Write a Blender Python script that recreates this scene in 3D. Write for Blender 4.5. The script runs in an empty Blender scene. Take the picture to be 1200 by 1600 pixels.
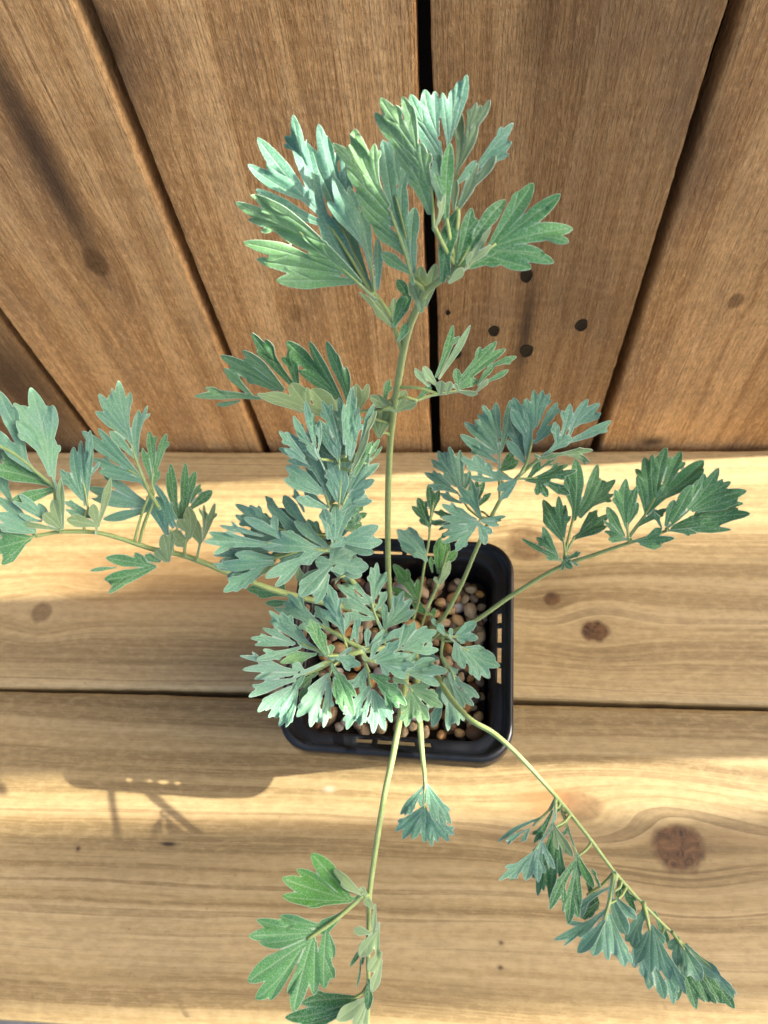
import bpy, math, random
import numpy as np
from mathutils import Vector, Matrix

# ------------------------------------------------------------------ camera, sky, sun, exposure
scn = bpy.context.scene
FPX, CX, CY, CAM_H = 1200.0, 600.0, 800.0, 0.40        # focal length in photo pixels, camera 40 cm above the bench
_d = np.array([100, 612, FPX]); _d /= np.linalg.norm(_d)
_r = np.array([14700, 103, -1200.0]); _r -= _r.dot(_d) * _d; _r /= np.linalg.norm(_r)
MW = np.array([_r, np.cross(-_d, _r), -_d])            # camera (right, down, forward) -> world
cam_data = bpy.data.cameras.new('camera'); cam = bpy.data.objects.new('camera', cam_data)
scn.collection.objects.link(cam); scn.camera = cam
cam_data.sensor_fit = 'VERTICAL'; cam_data.sensor_height = 24.0; cam_data.lens = 24.0 * FPX / 1600.0
cam_data.clip_start = 0.005; cam_data.clip_end = 200
_R = MW @ np.diag([1, -1, -1])
cam.matrix_world = Matrix([list(_R[i]) + [0] for i in range(3)] + [[0, 0, 0, 1]])
cam.location = (0, 0, CAM_H)
cam_data.dof.use_dof = True; cam_data.dof.focus_distance = 0.225; cam_data.dof.aperture_fstop = 20.0

SUN_EL, SUN_AZ = math.radians(34.0), math.radians(3.3)  # from the right, a touch behind the fence line
sun_vec = Vector((math.cos(SUN_EL) * math.cos(SUN_AZ), math.cos(SUN_EL) * math.sin(SUN_AZ), math.sin(SUN_EL)))
world = bpy.data.worlds.new('World'); scn.world = world; world.use_nodes = True
wn = world.node_tree; bg = wn.nodes['Background']
sky = wn.nodes.new('ShaderNodeTexSky'); sky.sky_type = 'NISHITA'; sky.sun_disc = False
sky.sun_elevation = SUN_EL; sky.sun_rotation = math.pi / 2 - SUN_AZ
sky.air_density = 0.7; sky.dust_density = 6.0; sky.ozone_density = 0.3
wn.links.new(sky.outputs[0], bg.inputs[0]); bg.inputs[1].default_value = 0.14
sl = bpy.data.lights.new('sun', 'SUN'); sl.energy = 4.4; sl.angle = math.radians(0.53); sl.color = (1.0, 0.94, 0.83)
sun = bpy.data.objects.new('sun', sl); scn.collection.objects.link(sun)
sun.rotation_euler = sun_vec.to_track_quat('Z', 'Y').to_euler()
scn.view_settings.view_transform = 'Standard'; scn.view_settings.look = 'None'
scn.view_settings.gamma = 1.0; scn.view_settings.exposure = 1.44
scn.render.engine = 'CYCLES'
scn.cycles.max_bounces = 6; scn.cycles.diffuse_bounces = 3; scn.cycles.glossy_bounces = 2; scn.cycles.transmission_bounces = 3

rng = random.Random(7); nrng = np.random.RandomState(5)
COL = scn.collection

# ------------------------------------------------------------------ helpers
def ray(px, py):
    return MW @ np.array([(px - CX) / FPX, (py - CY) / FPX, 1.0])
def P(px, py, z=0.0):
    v = ray(px, py); t = (z - CAM_H) / v[2]
    return np.array([v[0] * t, v[1] * t, z])
FENCE_Y = 0.2485
def FP(px, py):
    v = ray(px, py); t = FENCE_Y / v[1]
    return v[0] * t, CAM_H + v[2] * t
def link(name, me, mats, parent=None):
    o = bpy.data.objects.new(name, me); COL.objects.link(o)
    for m in mats if isinstance(mats, (list, tuple)) else [mats]: me.materials.append(m)
    o.parent = parent
    return o
def mesh(verts, faces, smooth=True):
    me = bpy.data.meshes.new('m'); me.from_pydata([tuple(map(float, v)) for v in verts], [], [tuple(map(int, q)) for q in faces])
    me.update()
    if smooth: me.polygons.foreach_set('use_smooth', [True] * len(me.polygons))
    return me
def tag(o, label=None, cat=None, group=None, kind=None):
    for k, v in (('label', label), ('category', cat), ('group', group), ('kind', kind)):
        if v: o[k] = v
    return o
def empty(name, loc=(0, 0, 0)):
    o = bpy.data.objects.new(name, None); COL.objects.link(o); o.location = loc; o.empty_display_size = 0.02
    return o

# node expression helper
class NT:
    def __init__(s, name):
        s.mat = bpy.data.materials.new(name); s.mat.use_nodes = True
        s.t = s.mat.node_tree; s.n = s.t.nodes; s.b = s.n['Principled BSDF']; s.out = s.n['Material Output']
    def new(s, typ, **kw):
        n = s.n.new(typ)
        for k, v in kw.items(): setattr(n, k, v)
        return n
    def put(s, sock, v):
        if hasattr(v, 'is_output'): s.t.links.new(v, sock)
        else: sock.default_value = v
    def m(s, op, a, b=0.0, c=0.0, clamp=False):
        n = s.new('ShaderNodeMath', operation=op, use_clamp=clamp)
        for i, v in enumerate((a, b, c)): s.put(n.inputs[i], v)
        return n.outputs[0]
    def vec(s, x, y, z=0.0):
        n = s.new('ShaderNodeCombineXYZ')
        for i, v in enumerate((x, y, z)): s.put(n.inputs[i], v)
        return n.outputs[0]
    def noise(s, v, scale=1.0, detail=3.0, rough=0.55, dist=0.0):
        n = s.new('ShaderNodeTexNoise'); s.put(n.inputs['Vector'], v)
        n.inputs['Scale'].default_value = scale; n.inputs['Detail'].default_value = detail
        n.inputs['Roughness'].default_value = rough; n.inputs['Distortion'].default_value = dist
        return n.outputs[0]
    def ramp(s, v, stops, interp='LINEAR'):
        n = s.new('ShaderNodeValToRGB'); n.color_ramp.interpolation = interp
        e = n.color_ramp.elements
        while len(e) < len(stops): e.new(0.5)
        for i, (p, c) in enumerate(stops):
            e[i].position = p; e[i].color = (c[0], c[1], c[2], 1) if not isinstance(c, (int, float)) else (c, c, c, 1)
        s.put(n.inputs[0], v); return n.outputs[0]
    def mix(s, f, a, b, mode='MIX'):
        n = s.new('ShaderNodeMix', data_type='RGBA', blend_type=mode)
        s.put(n.inputs[0], f)
        for i, v in ((6, a), (7, b)):
            s.put(n.inputs[i], v if hasattr(v, 'is_output') else (v[0], v[1], v[2], 1))
        return n.outputs[2]
    def bump(s, h, strength, dist, normal=None):
        n = s.new('ShaderNodeBump'); s.put(n.inputs['Height'], h)
        n.inputs['Strength'].default_value = strength; n.inputs['Distance'].default_value = dist
        if normal is not None: s.t.links.new(normal, n.inputs['Normal'])
        return n.outputs[0]
    def xyz(s):
        tc = s.new('ShaderNodeTexCoord'); sp = s.new('ShaderNodeSeparateXYZ')
        s.t.links.new(tc.outputs['Object'], sp.inputs[0]); return tc.outputs['Object'], sp.outputs
    def gauss(s, a, c, a0, c0, la, lc):
        da = s.m('DIVIDE', s.m('SUBTRACT', a, a0), la); dc = s.m('DIVIDE', s.m('SUBTRACT', c, c0), lc)
        q = s.m('ADD', s.m('MULTIPLY', da, da), s.m('MULTIPLY', dc, dc))
        return s.m('POWER', 2.71828, s.m('MULTIPLY', q, -1.0)), q

def wood(name, seed, along, base, light, dark, knots=(), stains=(), rough_sawn=False, ring=75.0, tint=1.0):
    """planed or sawn softwood: growth-ring streaks that bend round real knots, fibre, saw marks"""
    w = NT(name); co, o = w.xyz()
    a, c = (o[0], o[1]) if along == 'x' else (o[2], o[0])
    other = o[2] if along == 'x' else o[1]
    c0 = c
    low = w.noise(w.vec(w.m('MULTIPLY', a, 3.0), w.m('MULTIPLY', c, 14.0), seed * 3.7), 1.0, 2.0)
    c = w.m('ADD', c, w.m('MULTIPLY', w.m('SUBTRACT', low, 0.5), 0.016))
    jit = w.noise(w.vec(w.m('MULTIPLY', a, 26.0), w.m('MULTIPLY', c0, 60.0), seed), 1.0, 2.0)
    c = w.m('ADD', c, w.m('MULTIPLY', w.m('SUBTRACT', jit, 0.5), 0.0016))
    kmask = None; krings = None
    wob0 = w.noise(co, 160.0, 1.0) if knots else None
    for (ka, kc, r, el, dk) in knots:
        g, q = w.gauss(a, c0, ka, kc, r * 3.2 * el, r * 2.6)
        c = w.m('SUBTRACT', c, w.m('MULTIPLY', w.m('MULTIPLY', w.m('SUBTRACT', c0, kc), g), 0.72))
        wob = wob0
        g2, q2 = w.gauss(a, c0, ka, kc, r * el, r)
        q3 = w.m('MULTIPLY', q2, w.m('ADD', 0.55, w.m('MULTIPLY', wob, 0.9)))
        core = w.m('MULTIPLY', w.m('MULTIPLY', w.m('SUBTRACT', 1.30, q3), 1.5, clamp=True), dk)
        kmask = core if kmask is None else w.m('MAXIMUM', kmask, core)
        halo = w.m('MULTIPLY', g, 0.45 * dk)
        krings = halo if krings is None else w.m('MAXIMUM', krings, halo)
    # growth rings of uneven width, a soft early wood and a hard dark late wood line
    rv = w.vec(w.m('MULTIPLY', a, 0.55), w.m('MULTIPLY', c, ring), seed * 1.3)
    n1 = w.noise(rv, 1.0, 3.0, 0.6)
    n2 = w.noise(w.vec(w.m('MULTIPLY', a, 1.4), w.m('MULTIPLY', c, ring * 3.3), seed * 2.1 + 4), 1.0, 3.0, 0.6)
    saw = w.m('FRACT', w.m('ADD', w.m('MULTIPLY', n1, 5.0), w.m('MULTIPLY', n2, 0.35)))
    late = w.ramp(saw, [(0.0, 0.0), (0.55, 0.10), (0.86, 0.85), (0.95, 1.0), (1.0, 0.0)], 'EASE')
    patch = w.noise(w.vec(w.m('MULTIPLY', a, 5.0), w.m('MULTIPLY', c0, 22.0), seed * 5 + 1), 1.0, 2.0, 0.6)
    fib = w.noise(w.vec(w.m('MULTIPLY', a, 55.0), w.m('MULTIPLY', c, 1500.0), w.m('MULTIPLY', other, 400.0)), 1.0, 2.0, 0.7)
    fib2 = w.noise(w.vec(w.m('MULTIPLY', a, 16.0), w.m('MULTIPLY', c, 420.0), seed), 1.0, 3.0, 0.7)
    broad = w.ramp(n1, [(0.34, light), (0.5, base), (0.66, dark)])
    lateamt = w.m('MULTIPLY', late, w.ramp(patch, [(0.3, 0.25), (0.62, 0.9)]))
    colr = w.mix(w.m('MULTIPLY', lateamt, 1.35 if rough_sawn else 1.0, clamp=True), broad, dark)
    colr = w.mix(w.ramp(fib2, [(0.42, 0.0), (0.70, 0.40)]), colr, [x * 0.60 for x in base])
    line = w.noise(w.vec(w.m('MULTIPLY', a, 2.2), w.m('MULTIPLY', c, 640.0), seed * 7), 1.0, 2.0, 0.5)
    colr = w.mix(w.m('MULTIPLY', w.ramp(line, [(0.58, 0.0), (0.70, 0.45)]), w.ramp(patch, [(0.35, 0.25), (0.6, 1.0)])), colr, [x * 0.55 for x in base])
    mot = w.noise(w.vec(w.m('MULTIPLY', a, 150.0), w.m('MULTIPLY', c0, 330.0), seed), 1.0, 3.0, 0.7)
    colr = w.mix(w.ramp(mot, [(0.46, 0.0), (0.72, 0.34)]), colr, [min(1, x * 1.25) for x in light])
    colr = w.mix(w.ramp(mot, [(0.28, 0.34), (0.5, 0.0)]), colr, [x * 0.55 for x in base])
    colr = w.mix(w.ramp(fib, [(0.45, 0.0), (0.8, 0.3)]), colr, [min(1, x * 1.25) for x in light])
    colr = w.mix(w.ramp(patch, [(0.45, 0.0), (0.75, 0.45)]), colr, [x * 0.68 for x in base])
    if rough_sawn:   # grey-brown weathering and the blade's cross marks
        wea = w.noise(w.vec(w.m('MULTIPLY', a, 14.0), w.m('MULTIPLY', c0, 34.0), seed), 1.0, 4.0, 0.7)
        colr = w.mix(w.ramp(wea, [(0.46, 0.0), (0.70, 0.65)]), colr, (0.30, 0.185, 0.10))
        gr = w.noise(w.vec(w.m('MULTIPLY', a, 260.0), w.m('MULTIPLY', c0, 950.0), w.m('MULTIPLY', other, 300.0)), 1.0, 3.0, 0.75)
        colr = w.mix(w.ramp(gr, [(0.30, 0.6), (0.48, 0.0)]), colr, [x * 0.40 for x in base])
        colr = w.mix(w.ramp(gr, [(0.54, 0.0), (0.74, 0.5)]), colr, [min(1, x * 1.35) for x in light])
        rw = w.m('ABSOLUTE', w.m('SINE', w.m('ADD', w.m('MULTIPLY', a, 470.0), w.m('MULTIPLY', low, 30.0))))
        colr = w.mix(w.m('MULTIPLY', w.m('POWER', rw, 6.0), w.ramp(w.noise(co, 17.0, 2.0), [(0.50, 0.0), (0.68, 0.14)])), colr, [min(1, x * 1.2) for x in light])
        bl = w.noise(w.vec(w.m('MULTIPLY', a, 60.0), w.m('MULTIPLY', c0, 9.0), seed), 1.0, 3.0, 0.75)
        colr = w.mix(w.ramp(bl, [(0.5, 0.0), (0.78, 0.4)]), colr, [x * 0.5 for x in base])
    sp = w.noise(co, 210.0, 2.0, 0.5)
    colr = w.mix(w.ramp(sp, [(0.70, 0.0), (0.78, 0.45)]), colr, [x * 0.42 for x in base])
    for (sa, sc, la, lc, k, scol) in stains:
        g, q = w.gauss(a, c0, sa, sc, la, lc)
        colr = w.mix(w.m('MULTIPLY', w.m('MULTIPLY', g, w.m('ADD', 0.5, patch)), k, clamp=True), colr, scol)
    if kmask is not None:
        colr = w.mix(w.m('MULTIPLY', krings, w.m('ADD', 0.25, late), clamp=True), colr, [x * 0.55 for x in dark])
        kn = w.noise(co, 170.0, 3.0, 0.6, 1.5)
        kcol = w.ramp(kn, [(0.3, (0.045, 0.022, 0.009)), (0.7, (0.18, 0.092, 0.033))])
        colr = w.mix(kmask, colr, kcol)
    if tint != 1.0: colr = w.mix(1.0, colr, (tint, tint, tint), 'MULTIPLY')
    w.put(w.b.inputs['Base Color'], colr)
    w.b.inputs['Roughness'].default_value = 0.72 if rough_sawn else 0.55
    w.b.inputs['Specular IOR Level'].default_value = 0.25 if rough_sawn else 0.4
    fb = w.noise(w.vec(w.m('MULTIPLY', a, 45.0), w.m('MULTIPLY', c0, 900.0), w.m('MULTIPLY', other, 300.0)), 1.0, 2.0, 0.7)
    h = w.m('ADD', fb, w.m('MULTIPLY', mot, 0.5))
    if rough_sawn:
        sm = w.noise(w.vec(w.m('MULTIPLY', a, 330.0), w.m('MULTIPLY', c0, 30.0), seed), 1.0, 3.0, 0.7)
        grit = gr
        h = w.m('ADD', w.m('ADD', w.m('MULTIPLY', h, 1.3), w.m('MULTIPLY', sm, 0.7)), w.m('MULTIPLY', grit, 1.0))
        nrm = w.bump(h, 0.9, 0.0011)
    else:
        nrm = w.bump(h, 0.45, 0.0005)
    w.put(w.b.inputs['Normal'], nrm)
    return w.mat

def plank(name, lo, hi, mat, parent, along, edge=0.0008, seed=0, bev=0.0025, n=90):
    """a board with eased, slightly wandering edges, built as a loft of rounded cross-sections"""
    r = np.random.RandomState(seed)
    lo = np.array(lo, float); hi = np.array(hi, float)
    ax = {'x': 0, 'z': 2}[along]; cr = {'x': 1, 'z': 0}[along]; th = {'x': 2, 'z': 1}[along]
    s = np.linspace(lo[ax], hi[ax], n)
    def wander():
        y = np.zeros(n)
        for k in range(1, 9): y += r.randn() / k ** 0.8 * np.sin(s * (9 * k + r.rand() * 9) + r.rand() * 6.28)
        y += r.randn(n) * 0.25
        return y * edge * 0.45
    w0, w1 = wander(), wander()
    c0, c1, t0, t1 = lo[cr], hi[cr], lo[th], hi[th]
    verts = []; K = 0
    for i in range(n):
        a0, a1 = c0 + w0[i], c1 + w1[i]
        prof = []
        for (cc, tt, sc, st) in ((a0, t0, 1, 1), (a1, t0, -1, 1), (a1, t1, -1, -1), (a0, t1, 1, -1)):
            ang = [(0, 1), (0.29, 0.29), (1, 0)] if sc * st > 0 else [(1, 0), (0.29, 0.29), (0, 1)]
            for (u, v) in ang: prof.append((cc + sc * bev * u, tt + st * bev * v))
        K = len(prof)
        for (c, t) in prof:
            v = [0, 0, 0]; v[ax] = s[i]; v[cr] = c; v[th] = t; verts.append(v)
    faces = []
    for i in range(n - 1):
        for k in range(K):
            faces.append((i * K + k, i * K + (k + 1) % K, (i + 1) * K + (k + 1) % K, (i + 1) * K + k))
    faces.append(tuple(range(K))); faces.append(tuple((n - 1) * K + k for k in range(K)))
    me = mesh(verts, faces, False)
    import bmesh
    bm = bmesh.new(); bm.from_mesh(me); bmesh.ops.recalc_face_normals(bm, faces=bm.faces); bm.to_mesh(me); bm.free()
    return link(name, me, mat, parent)

# ------------------------------------------------------------------ ground
g = NT('grey paving'); co, o = g.xyz()
g.put(g.b.inputs['Base Color'], g.ramp(g.noise(co, 30.0, 6.0, 0.7), [(0.3, (0.035, 0.038, 0.046)), (0.7, (0.075, 0.08, 0.092))]))
g.b.inputs['Roughness'].default_value = 0.9
G = 30
ground = link('ground', mesh([(-G, -G, -0.45), (G, -G, -0.45), (G, G, -0.45), (-G, G, -0.45)], [(0, 1, 2, 3)], False), g.mat)
tag(ground, kind='structure')

# ------------------------------------------------------------------ bench
bench = tag(empty('wooden_bench', (0, 0.1, -0.45)), 'pale planed timber bench top of broad boards under the black pot', 'bench')
BZ = 0.45
BL, BB, BD = (0.54, 0.390, 0.170), (0.44, 0.296, 0.110), (0.21, 0.128, 0.042)
k = lambda px, py, r, el=1.2, dk=0.9: (P(px, py)[0], P(px, py)[1], r, el, dk)
back_knots = [k(822, 848, .0105, 1.0, .62), k(930, 986, .0058, 1.3, 1.0), k(862, 936, .0038, 1.2, .9), k(65, 957, .006, 1.0, .55)]
front_knots = [k(1060, 1325, .0105, 1.15, 1.0), k(905, 1262, .007, 1.6, .5)]
st = lambda px, py, la, lc, kk, c: (P(px, py)[0], P(px, py)[1], la, lc, kk, c)
def mv(o):
    o.location = tuple(-np.array(o.parent.location)); return o
mv(plank('plank', (-0.75, 0.0953, -0.034), (0.62, 0.2452, 0), wood('bench wood', 1.0, 'x', (0.48, .350, .160), (.58, .440, .225), (.24, .155, .062), back_knots,
    [st(240, 900, .10, .02, .5, (.40, .22, .08))]), bench, 'x', .0009, 1, n=220))
mv(plank('plank', (-0.75, -0.0560, -0.034), (0.62, 0.0930, 0), wood('bench wood', 2.0, 'x', (0.385, .278, .122), (.47, .355, .178), (.19, .122, .045), front_knots,
    [st(860, 1250, .016, .006, .7, (.40, .16, .05)), st(600, 1290, .5, .004, .25, (.33, .21, .10)), st(263, 1319, .0035, .0009, 1.2, (.05, .03, .015)), st(122, 1326, .0012, .0012, 1.0, (.08, .04, .02)), st(514, 1233, .0026, .0015, .45, (.66, .58, .45)), st(782, 1512, .0013, .001, 1.0, (.07, .04, .02)), st(783, 1473, .0012, .001, 1.0, (.08, .05, .02))]), bench, 'x', .0009, 2, n=220))
bwood = wood('bench frame wood', 3.0, 'x', BB, BL, BD)
for x in (-0.62, 0.5):
    for y in (-0.03, 0.19):
        l = plank('leg', (x, y, -0.45), (x + .05, y + .05, -0.0345), bwood, bench, 'z', .0005, 5, n=8); mv(l)

# ------------------------------------------------------------------ fence
fence = tag(empty('wooden_fence', (0, FENCE_Y + .01, -0.45)), 'rough sawn brown timber fence of upright boards behind the bench', 'fence')
FL, FB, FD = (0.78, 0.49, 0.225), (0.68, 0.390, 0.155), (0.34, 0.165, 0.055)
seams = [-0.43, -0.326, -0.2217, -0.1162, -0.0088, 0.0873, 0.1930, 0.3400]
def fk(px, py, r, el=1.5, dk=.6): x, z = FP(px, py); return (z, x, r, el, dk)
def fs(px, py, la, lc, kk, c): x, z = FP(px, py); return (z, x, la, lc, kk, c)
DK = (0.06, 0.035, 0.022)
fknots = {2: [fk(150, 410, .005, 1.8, .7)], 3: [fk(462, 490, .004, 1.5, .4), fk(160, 55, .006, 1.6, .7)], 4: [fk(845, 40, .006, 2.5, .3)], 5: [fk(1150, 470, .0035, 1.4, .6)]}
fstain = {2: [fs(60, 240, .05, .006, .8, DK), fs(20, 150, .05, .005, .7, DK), fs(110, 330, .03, .005, .6, DK)],
          3: [fs(180, 90, .022, .012, .7, (.10, .065, .04))],
          4: [fs(822, 520, .035, .0035, .9, DK), fs(720, 560, .015, .006, .6, DK), fs(880, 330, .2, .03, .35, (.15, .09, .05))],
          5: [fs(1020, 690, .006, .008, 1.0, (.03, .02, .015)), fs(1100, 250, .03, .012, .5, (.14, .085, .05))], 1: [fs(20, 600, .05, .03, .7, DK)]}
ftint = [.8, .60, 1.06, 1.12, .80, 1.12, .95]
boards = []
for i in range(7):
    x0, x1 = seams[i] + .0025, seams[i + 1] - .0025
    yj = [0, .0012, 0, .0004, .0016, 0, .001][i]
    m_ = wood('fence wood', 11.0 + i * 2.3, 'z', FB, FL, FD, fknots.get(i, ()), fstain.get(i, ()), True, 62.0, ftint[i])
    boards.append(mv(plank('plank', (x0, FENCE_Y + yj, -0.45), (x1, FENCE_Y + yj + .02, 0.80), m_, fence, 'z', .0009, 20 + i, .0018, n=320)))
bk = NT('dark gap shade'); bk.b.inputs['Base Color'].default_value = (.03, .022, .016, 1); bk.b.inputs['Roughness'].default_value = .9
mv(plank('gap_shade_board', (-0.43, FENCE_Y + .026, -0.45), (0.340, FENCE_Y + .040, 0.79), bk.mat, fence, 'z', .0002, 3, n=4))  # near-black board added so the gaps between planks read as deep shade
ru = NT('dark hole shade'); co, o = ru.xyz()
ru.put(ru.b.inputs['Base Color'], ru.ramp(ru.noise(co, 900.0, 3.0), [(.4, (.004, .0035, .003)), (.75, (.025, .013, .008))]))
ru.b.inputs['Roughness'].default_value = .6; ru.b.inputs['Metallic'].default_value = .3
for (px, py, r) in ((823, 435, .0028), (772, 521, .0027), (909, 512, .0030), (823, 552, .0034), (712, 556, .0030), (700, 492, .0012)):
    x, z = FP(px, py); r *= .8; vs = []; fcs = []; N = 16       # raised disc; its near-black paints the shade inside a hole
    prof = [(1.25, -.00005), (1.1, -.00035), (.95, -.00012), (.8, .0000), (.3, -.0001)]
    for (kr, dy) in prof:
        for j in range(N):
            a = j / N * 6.2832; q = r * kr * (1 + .05 * math.sin(3 * a + px) + .04 * math.sin(5 * a + py))
            vs.append((x + q * math.cos(a), FENCE_Y + .0016 + dy - .0001, z + 1.5 * q * math.sin(a)))
    for i in range(len(prof) - 1):
        for j in range(N): fcs.append((i * N + j, i * N + (j + 1) % N, (i + 1) * N + (j + 1) % N, (i + 1) * N + j))
    fcs.append(tuple((len(prof) - 1) * N + j for j in range(N)))
    nl = link('nail_hole', mesh(vs, fcs), ru.mat, boards[4])

# unseen posts added at the right, shaped to cast shade bands on the bench
pw = wood('shade post wood', 41.0, 'z', FB, FL, FD, (), (), True, 50.0)
def post(x0, x1, y0, y1, z0, z1, label):
    o = plank('shade_post', (x0, y0, z0), (x1, y1, z1), pw, None, 'z', .0004, 3, .003, n=30)
    tag(o, label, 'post', 'added unseen shade posts')
TA = math.tan(SUN_AZ)
post(.42, .50, .0697 + (.50 - .1547) * TA, .185, 0.0, .58, 'short added post, unseen on the bench end, casting the sharp shade edge')
post(1.20, 1.28, -.030 + 1.05 * TA, .0455 + 1.05 * TA, -.45, 1.35, 'added post, unseen past the bench end, casting the front shade band')
post(3.5, 3.55, .140 + 3.4 * TA, .185 + 3.4 * TA, -.45, 2.50, 'tall added pole, unseen far past the bench end, softening the back shade edge')

# ------------------------------------------------------------------ pot
pm = NT('black plastic'); co, o = pm.xyz()
pm.put(pm.b.inputs['Base Color'], pm.ramp(pm.noise(co, 60.0, 5.0, .65), [(.35, (.0025, .003, .0045)), (.62, (.007, .009, .013)), (.8, (.022, .023, .026))]))
pm.put(pm.b.inputs['Roughness'], pm.ramp(pm.noise(co, 140.0, 4.0, .6), [(.3, .26), (.7, .48)]))
pm.b.inputs['Specular IOR Level'].default_value = .38
pm.put(pm.b.inputs['Normal'], pm.bump(pm.noise(co, 300.0, 2.0), .15, .0004))
POT = np.array([-0.0205, 0.0975]); POT_R = math.radians(-2.0)
def rsquare(h, r, n_side=28, n_cor=8):
    pts = []
    for q in range(4):
        A = q * math.pi / 2; ca, sa = math.cos(A), math.sin(A)
        loc = [(h, -h + r + (2 * h - 2 * r) * i / n_side) for i in range(n_side)]
        loc += [(h - r + r * math.cos(i / n_cor * math.pi / 2), h - r + r * math.sin(i / n_cor * math.pi / 2)) for i in range(n_cor)]
        pts += [(x * ca - y * sa, x * sa + y * ca) for x, y in loc]
    return pts
prof = [(.001, .0030, .0002), (.029, .0022, .006), (.0315, .0030, .0075), (.0322, .006, .008), (.0372, .060, .0095), (.0388, .0805, .0105), (.0392, .0845, .0108),
        (.0396, .0858, .011), (.0404, .0862, .0112), (.0422, .0862, .0118), (.0438, .0864, .0124), (.0447, .0880, .0128), (.0453, .0893, .0130), (.0460, .0893, .0134),
        (.0465, .0885, .0136), (.0467, .0860, .0138), (.0468, .0790, .0138), (.0467, .0760, .0138)]
vs = []; fcs = []; NS, NC = 28, 8; K = 4 * (NS + NC); SLOT = 8
for (h, z, r) in prof: vs += [(x, y, z) for x, y in rsquare(h, r, NS, NC)]
slots = [i for a, b in ((7, 10), (11, 14), (15, 18), (19, 21)) for i in range(a, b)]
for i in range(len(prof) - 1):
    for j in range(K):
        if i == SLOT and (j % (NS + NC)) in slots: continue
        fcs.append((i * K + j, i * K + (j + 1) % K, (i + 1) * K + (j + 1) % K, (i + 1) * K + j))
pot = link('plant_pot', mesh(vs, fcs), pm.mat)
pot.location = (POT[0], POT[1], 0); pot.rotation_euler.z = POT_R
tag(pot, 'square black plastic nursery pot with rounded corners and a slotted rim', 'plant pot')
so = pot.modifiers.new('s', 'SOLIDIFY'); so.thickness = .0011; so.offset = 0

# ------------------------------------------------------------------ gravel
gravel = tag(empty('gravel', (POT[0], POT[1], .0595)), 'brown and cream pea gravel with dark soil filling the black pot', 'gravel')
gravel.rotation_euler.z = POT_R
sm_ = NT('potting soil'); co, o = sm_.xyz()
sm_.put(sm_.b.inputs['Base Color'], sm_.ramp(sm_.noise(co, 500.0, 5.0, .7), [(.35, (.010, .007, .005)), (.7, (.05, .032, .02))]))
sm_.b.inputs['Roughness'].default_value = .95
vs = []; fcs = []; N = 40
for i in range(N):
    for j in range(N):
        x, y = (i / (N - 1) - .5) * .0725, (j / (N - 1) - .5) * .0725
        vs.append((x, y, .0065 + nrng.rand() * .0018))
for i in range(N - 1):
    for j in range(N - 1): fcs.append((i * N + j, (i + 1) * N + j, (i + 1) * N + j + 1, i * N + j + 1))
link('soil', mesh(vs, fcs), sm_.mat, gravel)
pb = NT('pebble'); co, o = pb.xyz(); oi = pb.new('ShaderNodeObjectInfo')
rampcol = pb.ramp(oi.outputs['Random'], [(0, (.32, .17, .055)), (.13, (.46, .30, .13)), (.27, (.14, .07, .035)), (.38, (.52, .39, .22)), (.52, (.24, .145, .08)),
        (.63, (.48, .36, .21)), (.74, (.055, .038, .03)), (.83, (.40, .29, .185)), (.91, (.50, .24, .06)), (.95, (.66, .60, .52))], 'CONSTANT')
tcs = pb.new('ShaderNodeVectorMath', operation='ADD'); pb.t.links.new(co, tcs.inputs[0]); pb.t.links.new(pb.vec(oi.outputs['Random'], 0, 0), tcs.inputs[1])
nz = pb.noise(tcs.outputs[0], 230.0, 5.0, .65, .6)
cc = pb.mix(pb.ramp(nz, [(.4, 0), (.72, .55)]), rampcol, (.10, .045, .02))
cc = pb.mix(pb.ramp(pb.noise(tcs.outputs[0], 520.0, 3.0, .6), [(.6, 0), (.75, .5)]), cc, (.60, .48, .33))
cc = pb.mix(1.0, cc, (1.2, 1.2, 1.2), 'MULTIPLY')
pb.put(pb.b.inputs['Base Color'], cc); pb.b.inputs['Roughness'].default_value = .5
pb.put(pb.b.inputs['Normal'], pb.bump(nz, .3, .0006))
import bmesh
variants = []
for q in range(12):
    bm = bmesh.new(); bmesh.ops.create_icosphere(bm, subdivisions=3, radius=1)
    ph = [nrng.rand(3) * 6 for _ in range(3)]
    cuts = [(nrng.randn(3), .72 + .2 * nrng.rand()) for _ in range(5)]
    sc = np.array([1, .62 + .3 * nrng.rand(), .5 + .25 * nrng.rand()])
    for v in bm.verts:
        p = np.array(v.co)
        for (nn, dd) in cuts:
            nn = nn / np.linalg.norm(nn); e = p.dot(nn) - dd
            if e > 0: p = p - nn * e * .8
        p = p * (1 + .07 * math.sin(2.3 * p[0] + ph[0][0]) * math.sin(2.7 * p[1] + ph[0][1]) + .05 * math.sin(4 * p[2] + ph[1][0]))
        v.co = p * sc
    me = bpy.data.meshes.new('pebble'); bm.to_mesh(me); bm.free()
    me.polygons.foreach_set('use_smooth', [True] * len(me.polygons)); me.materials.append(pb.mat); variants.append(me)
placed = []
tries = 0
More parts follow.
